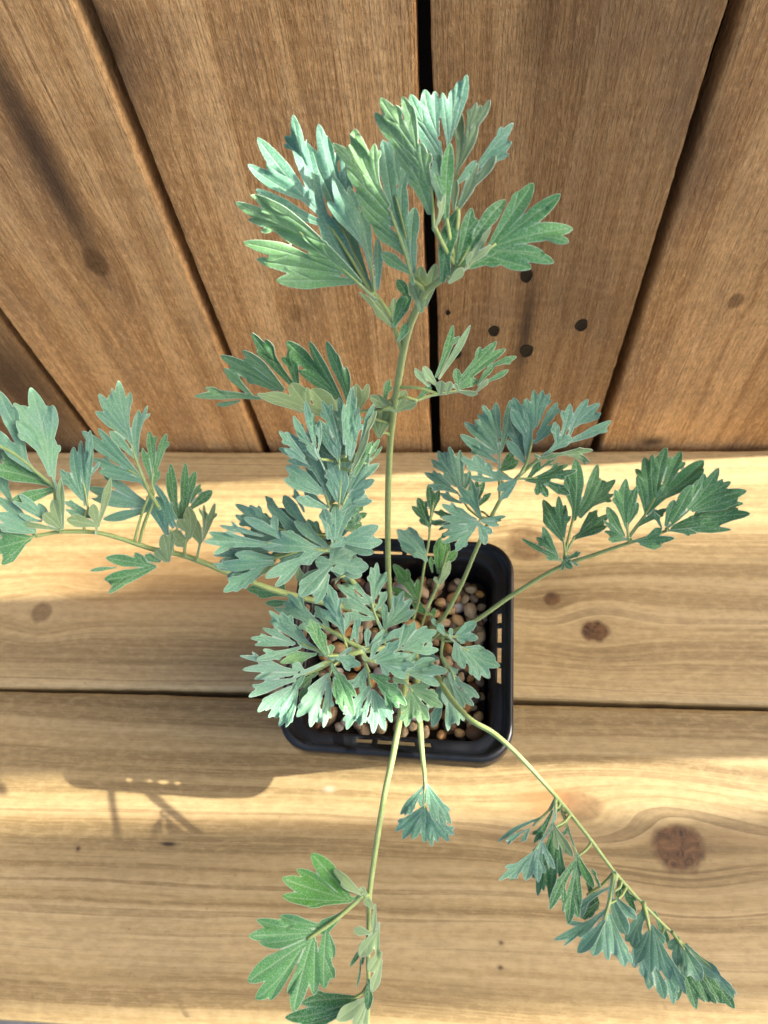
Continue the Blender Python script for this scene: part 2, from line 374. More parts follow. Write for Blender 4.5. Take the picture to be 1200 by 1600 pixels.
while len(placed) < 265 and tries < 9000:
    tries += 1
    layer = 0 if len(placed) < 130 else 1
    x, y = (rng.random() - .5) * .0705, (rng.random() - .5) * .0705
    s = rng.choice([.0023, .0028, .0033, .0037, .0042, .0050])
    if any((x - a) ** 2 + (y - b) ** 2 < ((s + c) * (.74 if layer == 0 else .86)) ** 2 for a, b, c, l in placed if l == layer): continue
    if max(abs(x), abs(y)) + s > .0372: continue
    placed.append((x, y, s, layer))
    o = bpy.data.objects.new('pebble', rng.choice(variants)); COL.objects.link(o); o.parent = gravel
    o.scale = (s, s, s); o.location = (x, y, .0085 + layer * .0036 + rng.random() * .0012)
    o.rotation_euler = (rng.uniform(-.5, .5), rng.uniform(-.5, .5), rng.uniform(0, 6.28))

# ------------------------------------------------------------------ plant materials
def leaf_mat(name, under):
    w = NT(name); co, o = w.xyz(); oi = w.new('ShaderNodeObjectInfo')
    at = lambda nm: w.new('ShaderNodeAttribute', attribute_name=nm).outputs['Fac']
    vein, edge = at('vein'), at('edge')
    base = oi.outputs['Color']
    n1 = w.noise(co, 420.0, 4.0, .65); n2 = w.noise(co, 1900.0, 3.0, .7); n3 = w.noise(co, 90.0, 2.0)
    c = w.mix(w.ramp(n1, [(.35, 0), (.7, .6)]), base, w.mix(1.0, base, (.66, .80, .62), 'MULTIPLY'))
    c = w.mix(w.ramp(n3, [(.35, 0), (.68, .6)]), c, w.mix(1.0, base, (.86, 1.06, .70), 'MULTIPLY'))
    c = w.mix(w.ramp(n2, [(.46, 0), (.74, .50)]), c, (.42, .60, .52))                    # silky hairs
    if under: c = w.mix(.6, c, (.255, .36, .175))
    c = w.mix(w.m('MULTIPLY', vein, .36), c, (.46, .62, .40))
    c = w.mix(w.m('MULTIPLY', edge, .55), c, (.66, .78, .66))
    w.put(w.b.inputs['Base Color'], c)
    w.b.inputs['Roughness'].default_value = .58; w.b.inputs['Specular IOR Level'].default_value = .35
    w.b.inputs['Sheen Weight'].default_value = .12; w.b.inputs['Sheen Roughness'].default_value = .4
    w.b.inputs['Sheen Tint'].default_value = (.85, 1, .95, 1)
    h = w.m('ADD', w.m('MULTIPLY', n2, .5), w.m('SUBTRACT', n1, w.m('MULTIPLY', vein, .9)))
    w.put(w.b.inputs['Normal'], w.bump(h, .5, .00022))
    tr = w.new('ShaderNodeBsdfTranslucent'); w.put(tr.inputs[0], w.mix(1.0, c, (.85, 1.0, .40), 'MULTIPLY'))
    mx = w.new('ShaderNodeMixShader'); mx.inputs[0].default_value = .22
    w.t.links.new(w.b.outputs[0], mx.inputs[1]); w.t.links.new(tr.outputs[0], mx.inputs[2]); w.t.links.new(mx.outputs[0], w.out.inputs[0])
    return w.mat
LEAF, UNDER = leaf_mat('leaf', False), leaf_mat('leaf underside', True)
w = NT('stem'); co, o = w.xyz()
n1 = w.noise(co, 260.0, 4.0, .6); n2 = w.noise(co, 1500.0, 2.0, .6)
at = w.new('ShaderNodeAttribute', attribute_name='rib').outputs['Fac']
c = w.ramp(n1, [(.3, (.20, .29, .06)), (.7, (.32, .42, .13))])
c = w.mix(w.m('MULTIPLY', at, .5), c, (.42, .54, .24)); c = w.mix(w.ramp(n2, [(.5, 0), (.8, .3)]), c, (.52, .62, .40))
w.put(w.b.inputs['Base Color'], c); w.b.inputs['Roughness'].default_value = .5
w.put(w.b.inputs['Normal'], w.bump(n2, .25, .0002))
w.b.inputs['Sheen Weight'].default_value = .2
STEM = w.mat
TONES = {'s': (.190, .380, .272), 'g': (.105, .285, .095), 'd': (.058, .200, .058), 'b': (.155, .340, .258), 'l': (.21, .38, .155), 'o': (.20, .31, .11), 'p': (.30, .43, .22), 'w': (.27, .44, .33), 'v': (.10, .30, .045)}  # the leaves' own tones mixed with painted light and self-shade between fans

plant = tag(empty('wormwood_plant', (POT[0], POT[1], .068)), 'silvery green wormwood with deeply cut feathery leaves growing from the black pot', 'plant')
PL = Vector(plant.location)

# ------------------------------------------------------------------ geometry: tubes
def catmull(pts, sub=10):
    p = np.array(pts, float); p = np.vstack([2 * p[0] - p[1], p, 2 * p[-1] - p[-2]]); out = []
    for i in range(1, len(p) - 2):
        for k in range(sub):
            t = k / sub
            out.append(.5 * ((2 * p[i]) + (-p[i - 1] + p[i + 1]) * t + (2 * p[i - 1] - 5 * p[i] + 4 * p[i + 1] - p[i + 2]) * t * t + (-p[i - 1] + 3 * p[i] - 3 * p[i + 1] + p[i + 2]) * t ** 3))
    out.append(p[-2]); return np.array(out)
def tube(path, rad, K=12, ribs=.10):
    n = len(path); T = np.gradient(path, axis=0); T /= np.linalg.norm(T, axis=1)[:, None]
    up = np.array([.3, -.5, .8]); vs = []; rb = []
    for i in range(n):
        s = np.cross(T[i], up); s /= np.linalg.norm(s); q = np.cross(s, T[i])
        for k in range(K):
            a = 6.28318 * k / K; rr = rad[i] * (1 + (ribs if k % 2 else -ribs)); rb.append(1.0 if k % 2 else 0.0)
            vs.append(path[i] + (s * math.cos(a) + q * math.sin(a)) * rr)
    f = [(i * K + k, i * K + (k + 1) % K, (i + 1) * K + (k + 1) % K, (i + 1) * K + k) for i in range(n - 1) for k in range(K)]
    f.append(tuple(range(K))[::-1]); f.append(tuple((n - 1) * K + k for k in range(K)))
    return vs, f, rb

class Stem:
    """a shoot or leaf stalk given by points (px, py, z) seen in the photograph with their real height"""
    def __init__(s, pts, r0, r1, build=True):
        w3 = np.array([P(a, b, z) for a, b, z in pts])
        s.path = catmull(w3, 12)
        s.n = len(s.path)
        v = (s.path - np.array([0, 0, CAM_H])) @ MW
        s.depth = v[:, 2]; s.px = np.stack([CX + FPX * v[:, 0] / v[:, 2], CY + FPX * v[:, 1] / v[:, 2]], 1)
        rad = np.linspace(r0, r1, s.n) * (1 + .10 * np.interp(np.arange(s.n), np.arange(0, s.n + 6, 6), nrng.rand(len(np.arange(0, s.n + 6, 6)))) - .05)
        vs, f, rb = tube(s.path, rad)
        me = mesh([np.array(q) - np.array(PL) for q in vs], f); a = me.attributes.new('rib', 'FLOAT', 'POINT'); a.data.foreach_set('value', rb)
        s.o = link('stem', me, STEM, plant)
    def at(s, x, y):
        i = np.argmin(((s.px - np.array([x, y])) ** 2).sum(1)); return s.depth[i]

CROPS = {'A': (360, 180, 4), 'B': (560, 110, 4.8), 'C': (560, 270, 3.53), 'D': (300, 500, 4), 'E': (560, 500, 4.615), 'G1': (0, 590, 5.161), 'G2': (130, 590, 4.705),
         'H1': (420, 600, 6), 'H2': (320, 760, 4), 'I1': (370, 900, 6), 'I2': (510, 870, 4.138), 'J': (610, 680, 5.335), 'K': (710, 600, 4.615), 'L': (800, 680, 3.077),
         'M': (380, 1330, 5), 'N': (760, 1240, 5.4545), 'O': (860, 1360, 4), 'Q': (600, 1100, 6.957)}
LEAFSTAT = [0, 0]
TEETH = {'I1': .75, 'I2': .75, 'J': .7, 'K': .7, 'H1': .5, 'H2': .65, 'N': .45, 'O': .5, 'L': .6, 'Q': .7, 'M': .15, 'A': .25, 'C': .2}
def leaf(stem, crop, bx, by, tx, ty, pitch, roll, tone, lobes, off=0.0, flip=False, bend=.10, fold=.13, wid=.86, cup=0.0, inner=False):
    """one divided leaf: its lobes (x0,y0,x1,y1,halfwidth) fused into a single folded, bent blade with real thickness.
    lobes of six or more numbers with a leading 'r' are stalks, built as round tubes"""
    ox, oy, sc = CROPS[crop]
    if stem is shoot and not inner and not flip and len(lobes) > 3:      # the crowded younger leaf behind each outer one
        an = rng.choice([-1, 1]) * rng.uniform(.20, .34); ca, sa = math.cos(an) * .84, math.sin(an) * .84
        rot = lambda x, y: (bx + (x - bx) * ca - (y - by) * sa, by + (x - bx) * sa + (y - by) * ca)
        young = [rot(l[0], l[1]) + rot(l[2], l[3]) + (l[4] * .9,) for l in lobes if l[0] != 'r']
        leaf(stem, crop, bx, by, *rot(tx, ty), pitch + 6, -roll, tone, young, off - .0065, flip, bend, fold, wid, cup, True)
    U = lambda x, y: (ox + x / sc, oy + y / sc)
    bxp, byp = U(bx, by); txp, typ = U(tx, ty)
    if stem is shoot: off += .006
    depth = stem.at(bxp, byp) - off
    v = ray(bxp, byp); vn = v / np.linalg.norm(v)
    C = np.array([0, 0, CAM_H]); B = C + v * depth
    Tq = C + ray(txp, typ) * depth
    a0 = Tq - B; a0 -= a0.dot(vn) * vn; a0 /= np.linalg.norm(a0)
    s0 = np.cross(vn, a0)
    p_, r_ = math.radians(pitch), math.radians(roll)
    ax = math.cos(p_) * a0 + math.sin(p_) * vn
    sd = math.cos(r_) * s0 + math.sin(r_) * (math.cos(p_) * vn - math.sin(p_) * a0); sd -= sd.dot(ax) * ax; sd /= np.linalg.norm(sd)
    nm = np.cross(ax, sd)
    if nm.dot(vn) > 0: nm = -nm
    def loc(x, y):
        d = ray(*U(x, y)); t = (B - C).dot(nm) / d.dot(nm); q = C + d * t - B
        return np.array([q.dot(ax), q.dot(sd)])
    wid = wid * {'A': .98, 'B': .98, 'C': 1.0, 'D': 1.0, 'M': 1.04, 'N': .93, 'O': .93, 'G1': 1.05, 'L': .86, 'K': .86, 'I1': .86, 'I2': .84, 'H1': .90, 'H2': .84, 'J': .86, 'G2': .96}.get(crop, 1.0)
    ppx = depth / FPX                      # metres per photo pixel here
    segs = []; tubes = []
    for lb in lobes:
        if lb[0] == 'r':
            pl = [loc(lb[i], lb[i + 1]) for i in range(3, len(lb), 2)]
            w0, w1 = lb[1] / sc * ppx, lb[2] / sc * ppx
            tubes.append((pl, w0, w1)); nseg = len(pl) - 1
            for i in range(nseg):
                segs.append((pl[i], pl[i + 1], (w0 + (w1 - w0) * i / nseg) * .8, 'r', 0, 0))
        else:
            a, b = loc(lb[0], lb[1]), loc(lb[2], lb[3])
            L = np.linalg.norm(b - a)
            w_ = lb[4] / sc * ppx * wid; bd_ = rng.gauss(0, bend) * L
            segs.append((a, b, w_, 'l', rng.uniform(-.05, .05), bd_))
            if L > 3.2 * w_ and L > 20 * ppx:           # lesser teeth along the lobe
                d_ = (b - a) / L; n_ = np.array([-d_[1], d_[0]])
                for sg in (-1, 1):
                    if rng.random() > TEETH.get(crop, .35): continue
                    t_ = rng.uniform(.42, .56); an = sg * rng.uniform(.36, .56); ln = L * rng.uniform(.28, .38)
                    q0 = a + d_ * L * t_
                    segs.append((q0, q0 + (d_ * math.cos(an) + n_ * math.sin(an)) * ln, w_ * .60, 'l', 0, bd_ * .8))
    step = 1.05 * ppx
    allp = np.array([s[0] for s in segs] + [s[1] for s in segs]); mw = max(s[2] for s in segs) + 3 * step
    lo, hi = allp.min(0) - mw, allp.max(0) + mw
    nu, nv = int((hi[0] - lo[0]) / step) + 2, int((hi[1] - lo[1]) / step) + 2
    u, vv = np.meshgrid(lo[0] + np.arange(nu) * step, lo[1] + np.arange(nv) * step, indexing='ij')
    def field(u, vv):
        F = np.full(u.shape, -1e3); W = np.zeros(u.shape); Hh = np.zeros(u.shape); D = np.full(u.shape, 1e3)
        for (a, b, w, typ, cv, bd) in segs:
            d = b - a; L = np.linalg.norm(d) + 1e-9; d = d / L; nrm = np.array([-d[1], d[0]])
            t = ((u - a[0]) * d[0] + (vv - a[1]) * d[1]) / L; pe = (u - a[0]) * nrm[0] + (vv - a[1]) * nrm[1]
            tc = np.clip(t, 0, 1)
            pe = pe - cv * L * 4 * tc * (1 - tc)
            dist = np.sqrt(pe ** 2 + ((t - tc) * L) ** 2)
            if typ == 'r': pr = np.ones_like(t) * w
            else:
                x = tc
                grow = .35 + .65 * np.clip(x / .58, 0, 1) ** 1.1
                tip = np.clip(1 - (np.clip(x - .56, 0, 1) / .44) ** 2.0, 0, 1) ** .62
                pr = w * grow * tip
            f = pr - dist
            wt = np.exp(np.clip(f / (w * .35 + 1e-6), -30, 6)); W += wt
            Hh += wt * (bd * tc ** 2 + fold * np.sqrt(pe ** 2 + (.15 * w) ** 2) - fold * .15 * w)
            F = np.where(F > f, F, f) + .25 * step * np.exp(-np.abs(F - f) / (.6 * step))
            D = np.minimum(D, np.sqrt(pe ** 2 + ((t - np.clip(t, 0, .93)) * L) ** 2) / (w + 1e-9) * 1.0)
        return F, Hh / (W + 1e-12), D
    F, Hh, D = field(u, vv)
    ins = F > 0
    keep = (ins[:-1, :-1].astype(int) + ins[1:, :-1] + ins[1:, 1:] + ins[:-1, 1:]) >= 1
    cen = (F[:-1, :-1] + F[1:, :-1] + F[1:, 1:] + F[:-1, 1:]) / 4
    keep &= cen > -.45 * step
    gu, gv = np.gradient(F, step); gl = gu ** 2 + gv ** 2 + .05
    out = ~ins
    u2 = np.where(out, u - np.clip(F, -1.3 * step, 0) * gu / gl, u); v2 = np.where(out, vv - np.clip(F, -1.3 * step, 0) * gv / gl, vv)
    ii, jj = np.nonzero(keep)
    idx = lambda i, j: i * nv + j
    q = np.stack([idx(ii, jj), idx(ii + 1, jj), idx(ii + 1, jj + 1), idx(ii, jj + 1)], 1)
    used = np.unique(q); remap = np.full(nu * nv, -1); remap[used] = np.arange(len(used)); q = remap[q]
    uu, vx, hh = u2.ravel()[used], v2.ravel()[used], Hh.ravel()[used]
    size = np.linalg.norm(hi - lo)
    hh = hh + cup * ((uu ** 2) / size) + .018 * size * np.sin(uu / size * 9 + rng.random() * 6) * np.sin(vx / size * 11 + rng.random() * 6)
    vein = np.exp(-(D.ravel()[used] / .085) ** 2); edge = np.clip(1 - F.ravel()[used] / (1.1 * step), 0, 1)
    pos = B[None] + uu[:, None] * ax + vx[:, None] * sd + hh[:, None] * nm
    th = .00016
    top = pos + nm * th; bot = pos - nm * th; n0 = len(pos)
    # orientation so that the top faces point along nm
    e1 = pos[q[0, 1]] - pos[q[0, 0]]; e2 = pos[q[0, 3]] - pos[q[0, 0]]
    if len(q) > 0 and np.cross(ax, sd).dot(nm) < 0: q = q[:, ::-1]
    ed = np.concatenate([q[:, [0, 1]], q[:, [1, 2]], q[:, [2, 3]], q[:, [3, 0]]])
    key = ed.min(1) * n0 + ed.max(1); _, inv, cnt = np.unique(key, return_inverse=True, return_counts=True)
    be = ed[cnt[inv] == 1]
    rim = np.stack([be[:, 1], be[:, 0], be[:, 0] + n0, be[:, 1] + n0], 1)
    faces = np.concatenate([q, q[:, ::-1] + n0, rim]); V = np.concatenate([top, bot])
    mi = np.concatenate([np.full(len(q), 1 if flip else 0), np.full(len(q), 0 if flip else 1), np.full(len(rim), 0)])
    att_v = np.concatenate([vein, vein * .8]); att_e = np.concatenate([edge, edge])
    VL = V.tolist(); FL_ = faces.tolist(); mi = mi.tolist(); av = att_v.tolist(); ae = att_e.tolist()
    si = np.argmin(((stem.px - np.array([bxp, byp])) ** 2).sum(1)); sp = stem.path[si]
    if np.linalg.norm(sp - B) > .0012:      # the stalk that joins the blade to its shoot
        md = (sp + B) / 2 + (stem.path[min(si + 3, stem.n - 1)] - sp) * .25
        pth = catmull([sp, md, B + ax * .0005], 5); tv, tf, rb = tube(pth, np.linspace(.00055, .0004, len(pth)), 8, .05)
        k0 = len(VL); VL += [list(x) for x in tv]; FL_ += [[k0 + x for x in f] for f in tf]; mi += [2] * len(tf); av += [.3] * len(tv); ae += [0.0] * len(tv)
    for (pl, w0, w1) in tubes:
        zl = [B + a[0] * ax + a[1] * sd + nm * (cup * a[0] ** 2 / size) for a in pl]
        if len(zl) == 2: zl = [zl[0], (zl[0] + zl[1]) / 2, zl[1]]
        pth = catmull(zl, 5); tv, tf, rb = tube(pth, np.linspace(w0, w1, len(pth)) * .85, 8, .05)
        k0 = len(VL); VL += [list(x) for x in tv]; FL_ += [[k0 + x for x in f] for f in tf]; mi += [2] * len(tf); av += [.3] * len(tv); ae += [0.0] * len(tv)
    me = bpy.data.meshes.new('leaf'); off_ = np.array(PL); VL = (np.array(VL) - off_)
    me.from_pydata(VL.tolist(), [], FL_); me.update()
    me.polygons.foreach_set('use_smooth', [True] * len(me.polygons)); 
    for nm_, dat in (('vein', av), ('edge', ae), ('rib', av)):
        a = me.attributes.new(nm_, 'FLOAT', 'POINT'); a.data.foreach_set('value', dat)
    o = link('leaf', me, [LEAF, UNDER, STEM], stem.o)
    me.polygons.foreach_set('material_index', mi)
    c = np.array(TONES[tone]) * np.array([.90, .96, .98]) * (1 + rng.uniform(-.10, .10)); o.color = (c[0], c[1], c[2], 1)
    LEAFSTAT[0] += 1; LEAFSTAT[1] += len(FL_)
    return o

# ------------------------------------------------------------------ the plant: shoots
main = Stem([(612, 960, .070), (607, 900, .094), (606, 800, .136), (609, 700, .178), (617, 630, .206), (629, 555, .235), (640, 510, .252), (650, 486, .260), (664, 458, .268), (690, 436, .274), (712, 418, .277)], .00115, .0007)
fork = Stem([(630, 552, .236), (622, 528, .245), (612, 500, .254), (600, 478, .260), (588, 462, .264)], .0007, .0004)
left = Stem([(630, 965, .070), (570, 955, .092), (450, 928, .122), (370, 900, .140), (320, 880, .150), (290, 869, .155), (262, 862, .159), (235, 857, .163), (190, 842, .168), (150, 832, .172), (95, 831, .177), (55, 838, .180)], .0013, .0006)
right = Stem([(668, 985, .070), (692, 966, .082), (720, 915, .100), (747, 852, .125), (775, 793, .148), (800, 755, .160), (838, 720, .171), (866, 700, .176)], .0009, .0005)
far = Stem([(676, 1000, .070), (740, 971, .089), (800, 930, .102), (870, 888, .118), (925, 868, .128), (975, 851, .136), (1010, 840, .140), (1046, 828, .143)], .0009, .0005)
small = Stem([(640, 985, .070), (655, 935, .083), (662, 890, .095), (670, 845, .107), (672, 815, .114), (676, 790, .119)], .0006, .0004)
small2 = Stem([(655, 990, .070), (668, 950, .078), (684, 910, .089), (694, 880, .096), (700, 862, .100)], .0006, .0004)
front = Stem([(636, 980, .070), (634, 1060, .098), (625, 1120, .104), (613, 1185, .100), (601, 1240, .095), (588, 1320, .089), (578, 1392, .083), (576, 1440, .079), (575, 1500, .073), (576, 1560, .066), (574, 1620, .058)], .0013, .0006)
drop = Stem([(648, 990, .070), (652, 1070, .098), (656, 1130, .101), (660, 1180, .095), (664, 1222, .087), (662, 1262, .078)], .0015, .0005)
arch = Stem([(662, 1010, .070), (690, 1070, .098), (730, 1120, .110), (770, 1145, .113), (805, 1175, .113), (845, 1218, .110), (885, 1264, .106), (925, 1315, .101), (960, 1362, .095), (1010, 1418, .085), (1060, 1468, .074), (1105, 1520, .062)], .00115, .0004)
shoot = Stem([(618, 970, .070), (590, 950, .095), (560, 920, .125), (535, 880, .152), (522, 830, .176), (518, 780, .190), (522, 730, .204), (530, 690, .215)], .0011, .0006)
rose = Stem([(640, 985, .070), (625, 1000, .105), (600, 1012, .135), (570, 1017, .150), (545, 1022, .153)], .0010, .0007)
side = Stem([(655, 1005, .070), (672, 1000, .088), (690, 985, .102), (692, 1000, .104), (690, 1026, .101), (700, 1050, .096)], .0008, .0005)

# ---- top left fan
leaf(fork, 'A', 905, 1150, 300, 400, 4, 10, 'b', [('r', 16, 8, 905, 1150, 640, 720, 470, 530), (560, 620, 175, 185, 62), (480, 540, 113, 330, 48), (600, 690, 160, 470, 52), (560, 620, 393, 52, 58), (470, 330, 338, 125, 30), (600, 640, 478, 130, 40), (860, 1080, 560, 600, 85)], off=.002)
leaf(fork, 'A', 895, 1120, 100, 700, 6, -18, 'l', [('r', 13, 8, 895, 1140, 700, 960, 430, 730), (600, 800, 42, 540, 56), (560, 770, 152, 490, 48), (460, 750, 100, 655, 36), (600, 880, 235, 700, 45), (640, 960, 100, 785, 56), (680, 990, 170, 895, 50), (760, 1040, 305, 1020, 66), (760, 1050, 560, 1050, 28), (800, 1040, 450, 760, 70)], off=.004)
leaf(fork, 'A', 915, 1120, 600, 300, 10, 5, 'b', [('r', 12, 8, 920, 1140, 760, 850, 650, 600), (700, 720, 555, 100, 62), (700, 480, 608, 150, 34), (690, 680, 468, 195, 58), (740, 800, 700, 215, 44), (840, 1000, 640, 480, 70)], off=-.001)
leaf(fork, 'A', 905, 1130, 760, 500, 6, 22, 'b', [('r', 12, 8, 905, 1140, 880, 950, 820, 720), (860, 860, 640, 385, 62), (830, 700, 735, 445, 38), (830, 820, 615, 532, 42), (880, 960, 845, 560, 52), (920, 1080, 940, 755, 40)], off=.003)
# ---- second fan of the top leaf
leaf(main, 'A', 1140, 1040, 850, 350, 2, -12, 'l', [('r', 14, 8, 1145, 1050, 1090, 860, 1000, 610), (980, 560, 750, 75, 66), (860, 240, 735, 112, 26), (900, 440, 650, 180, 44), (930, 430, 892, 172, 34), (990, 620, 735, 330, 58), (1010, 680, 790, 475, 52), (1050, 780, 820, 552, 50), (1080, 860, 885, 690, 50), (1120, 980, 936, 860, 48)], off=.004)
leaf(main, 'A', 1140, 1000, 1040, 300, 10, 15, 'b', [('r', 12, 8, 1140, 1010, 1090, 740, 1030, 500), (1040, 640, 950, 158, 62), (1050, 420, 1005, 130, 48), (1060, 520, 1110, 250, 42), (1110, 880, 1078, 400, 56), (1120, 900, 1165, 560, 55), (1140, 1000, 1110, 700, 52)], off=-.002)
leaf(main, 'B', 565, 1190, 330, 420, 2, -14, 'l', [('r', 16, 8, 565, 1195, 545, 900, 430, 620), (440, 660, 125, 318, 62), (430, 590, 190, 215, 66), (440, 600, 335, 198, 52), (460, 740, 222, 448, 55), (500, 860, 265, 558, 55), (530, 1060, 390, 700, 72), (540, 900, 470, 540, 68)], off=.003)
leaf(main, 'B', 645, 1110, 600, 400, 4, 10, 'b', [('r', 16, 8, 640, 1120, 640, 800, 610, 540), (600, 580, 378, 198, 68), (590, 480, 495, 145, 62), (590, 480, 575, 152, 48), (620, 700, 432, 380, 66), (670, 560, 628, 168, 44), (680, 520, 705, 138, 50), (700, 420, 758, 72, 40), (720, 420, 808, 38, 46), (650, 1060, 590, 640, 75)], off=0)
leaf(main, 'B', 660, 1130, 690, 560, -6, 12, 'g', [(660, 1120, 690, 545, 62), (620, 900, 573, 760, 26)], off=.004)
leaf(main, 'B', 735, 800, 850, 300, 8, -20, 'p', [(735, 790, 748, 288, 40), (740, 740, 890, 400, 44), (800, 540, 888, 238, 30), (830, 440, 920, 258, 30), (840, 470, 990, 220, 34)], off=.002, flip=True)
leaf(main, 'B', 740, 1050, 1000, 550, 4, 25, 'b', [(735, 850, 890, 680, 42), (880, 760, 1162, 392, 50), (900, 800, 1132, 530, 42), (750, 1000, 900, 720, 45)], off=.001)
leaf(main, 'B', 745, 1050, 900, 700, 0, -25, 'p', [(870, 860, 1035, 640, 42), (715, 1040, 728, 812, 38), (760, 1030, 865, 790, 46), (770, 1010, 890, 690, 26)], off=.004, flip=True)
leaf(main, 'B', 570, 1195, 640, 930, 0, 30, 'p', [(570, 1195, 640, 920, 26)], off=.005, flip=True)
# ---- right fan of the top leaf
leaf(main, 'C', 500, 590, 520, 200, 4, -10, 'd', [(465, 590, 543, 192, 56), (500, 570, 460, 380, 36)], off=.003)
leaf(main, 'C', 505, 575, 800, 160, 8, 8, 'd', [('r', 9, 6, 500, 580, 560, 500, 640, 360), (620, 400, 818, 145, 48), (550, 500, 628, 192, 44), (530, 540, 700, 330, 42)], off=.002)
leaf(main, 'C', 560, 560, 1000, 300, 3, -14, 'g', [('r', 12, 7, 500, 600, 620, 500, 760, 390), (730, 400, 965, 52, 60), (780, 370, 1112, 135, 52), (960, 240, 1045, 203, 22), (760, 400, 1188, 288, 56), (1000, 350, 1160, 385, 34), (740, 420, 1025, 440, 42), (760, 430, 1078, 495, 44), (700, 450, 955, 525, 46), (660, 480, 795, 490, 34), (620, 510, 860, 390, 60)], off=.001)
leaf(main, 'C', 600, 520, 720, 300, -10, 25, 'p', [(655, 440, 725, 292, 20), (600, 500, 735, 400, 24), (610, 520, 622, 435, 26), (500, 600, 575, 520, 32), (590, 530, 680, 380, 18)], off=.004, flip=True)
leaf(main, 'C', 345, 755, 350, 520, -8, 6, 'o', [(345, 755, 345, 515, 56), (335, 730, 287, 592, 36), (365, 730, 428, 502, 40)], off=.004, flip=True)
leaf(fork, 'C', 215, 925, 100, 690, -5, 12, 'o', [(200, 850, 80, 708, 46), (190, 830, 200, 688, 24), (185, 840, 0, 660, 18), (205, 840, 130, 740, 36)], off=.003, flip=True)
leaf(fork, 'C', 200, 840, 260, 640, 0, -12, 'g', [(195, 840, 278, 665, 46), (280, 700, 213, 588, 34), (222, 925, 268, 825, 28), (230, 800, 296, 680, 24)], off=.004)
# ---- node below: left leaf seen half from below, right leaf
leaf(main, 'D', 1215, 560, 200, 350, 4, -30, 'l', [('r', 10, 6, 1230, 560, 960, 580, 700, 570, 420, 480), (420, 490, 43, 440, 34), (300, 500, 160, 515, 20), (370, 470, 190, 315, 34), (560, 430, 163, 240, 52), (570, 420, 308, 198, 46), (520, 430, 268, 330, 46)], off=.002)
leaf(main, 'D', 1150, 560, 600, 150, 12, -20, 'g', [(650, 430, 422, 72, 48), (660, 430, 618, 180, 44), (860, 420, 578, 135, 56), (940, 530, 750, 128, 44), (980, 520, 850, 130, 46), (970, 500, 962, 288, 22), (930, 520, 680, 310, 42)], off=-.002)
leaf(main, 'D', 1200, 560, 600, 460, -12, 18, 'o', [(690, 575, 405, 462, 34), (730, 560, 455, 462, 46), (730, 560, 620, 388, 62), (720, 550, 718, 420, 42), (940, 630, 750, 425, 74), (930, 650, 900, 500, 52), (840, 600, 700, 540, 40), (1000, 600, 860, 560, 45)], off=.004, flip=True)
leaf(main, 'D', 1015, 620, 1060, 400, 0, 15, 'o', [(1015, 620, 1032, 398, 46), (1030, 580, 1105, 398, 32)], off=.003, flip=True)
leaf(main, 'E', 270, 650, 250, 480, -10, 8, 'o', [(275, 655, 78, 545, 46), (280, 655, 340, 505, 46), (285, 650, 418, 590, 42), (270, 650, 265, 520, 40)], off=.003, flip=True)
leaf(main, 'E', 200, 600, 225, 440, 8, 8, 'g', [(190, 600, 226, 425, 30)], off=-.001)
leaf(main, 'E', 150, 835, 170, 640, -4, -10, 'o', [(150, 835, 105, 630, 52), (155, 835, 235, 640, 48), (150, 800, 170, 640, 55)], off=.006, flip=True)
leaf(main, 'E', 415, 585, 900, 350, 8, -14, 'g', [('r', 12, 7, 400, 590, 520, 545, 720, 510, 850, 520), (560, 410, 680, 38, 36), (730, 440, 1000, 148, 46), (740, 470, 1066, 198, 46), (940, 340, 1140, 265, 30), (860, 470, 980, 330, 26), (920, 450, 1082, 362, 26), (715, 480, 703, 352, 38), (420, 580, 520, 460, 26), (730, 490, 860, 420, 34)], off=.001)
leaf(main, 'E', 560, 540, 620, 200, 2, 20, 'p', [(580, 420, 775, 40, 30), (560, 470, 460, 335, 40), (500, 475, 405, 350, 30)], off=.003)
leaf(main, 'E', 560, 540, 700, 450, -12, 14, 'p', [(590, 530, 600, 435, 44), (640, 525, 665, 440, 38), (720, 505, 690, 460, 22), (720, 510, 862, 530, 24), (850, 515, 935, 425, 22)], off=.004, flip=True)

# ---- long left branch
leaf(left, 'G1', 460, 890, 250, 200, 2, 10, 's', [('r', 16, 8, 480, 1000, 455, 890, 360, 620), (390, 720, 250, 75, 80), (360, 560, 110, 203, 56), (370, 640, 128, 350, 58), (350, 460, 320, 170, 30), (400, 560, 418, 222, 44), (390, 560, 350, 320, 30), (430, 800, 432, 490, 46), (400, 780, 300, 480, 60)], off=.004)
leaf(left, 'G1', 450, 890, 0, 500, 6, -12, 's', [('r', 20, 12, 455, 890, 330, 790, 150, 640, -60, 520), (200, 680, 25, 108, 66), (220, 680, 97, 298, 36), (160, 640, -70, 400, 50), (260, 740, 10, 500, 60)], off=.003)
leaf(left, 'G1', 450, 900, 0, 800, 8, 20, 'g', [(400, 860, -60, 740, 85), (250, 810, 18, 625, 44), (450, 900, 95, 1000, 58)], off=.001)
leaf(left, 'G1', 700, 1080, 650, 600, 2, -10, 'b', [('r', 12, 7, 715, 1090, 690, 940, 670, 850), (660, 980, 483, 740, 40), (655, 940, 580, 552, 46), (690, 960, 738, 432, 40), (690, 900, 640, 500, 32), (700, 980, 752, 560, 26), (680, 1030, 630, 810, 20)], off=.003)
leaf(left, 'G1', 480, 1240, 250, 1000, -4, 12, 'b', [(400, 1170, 158, 938, 40), (420, 1180, 98, 1000, 30), (400, 1150, 308, 1010, 32), (330, 1160, 150, 1100, 26)], off=.002)
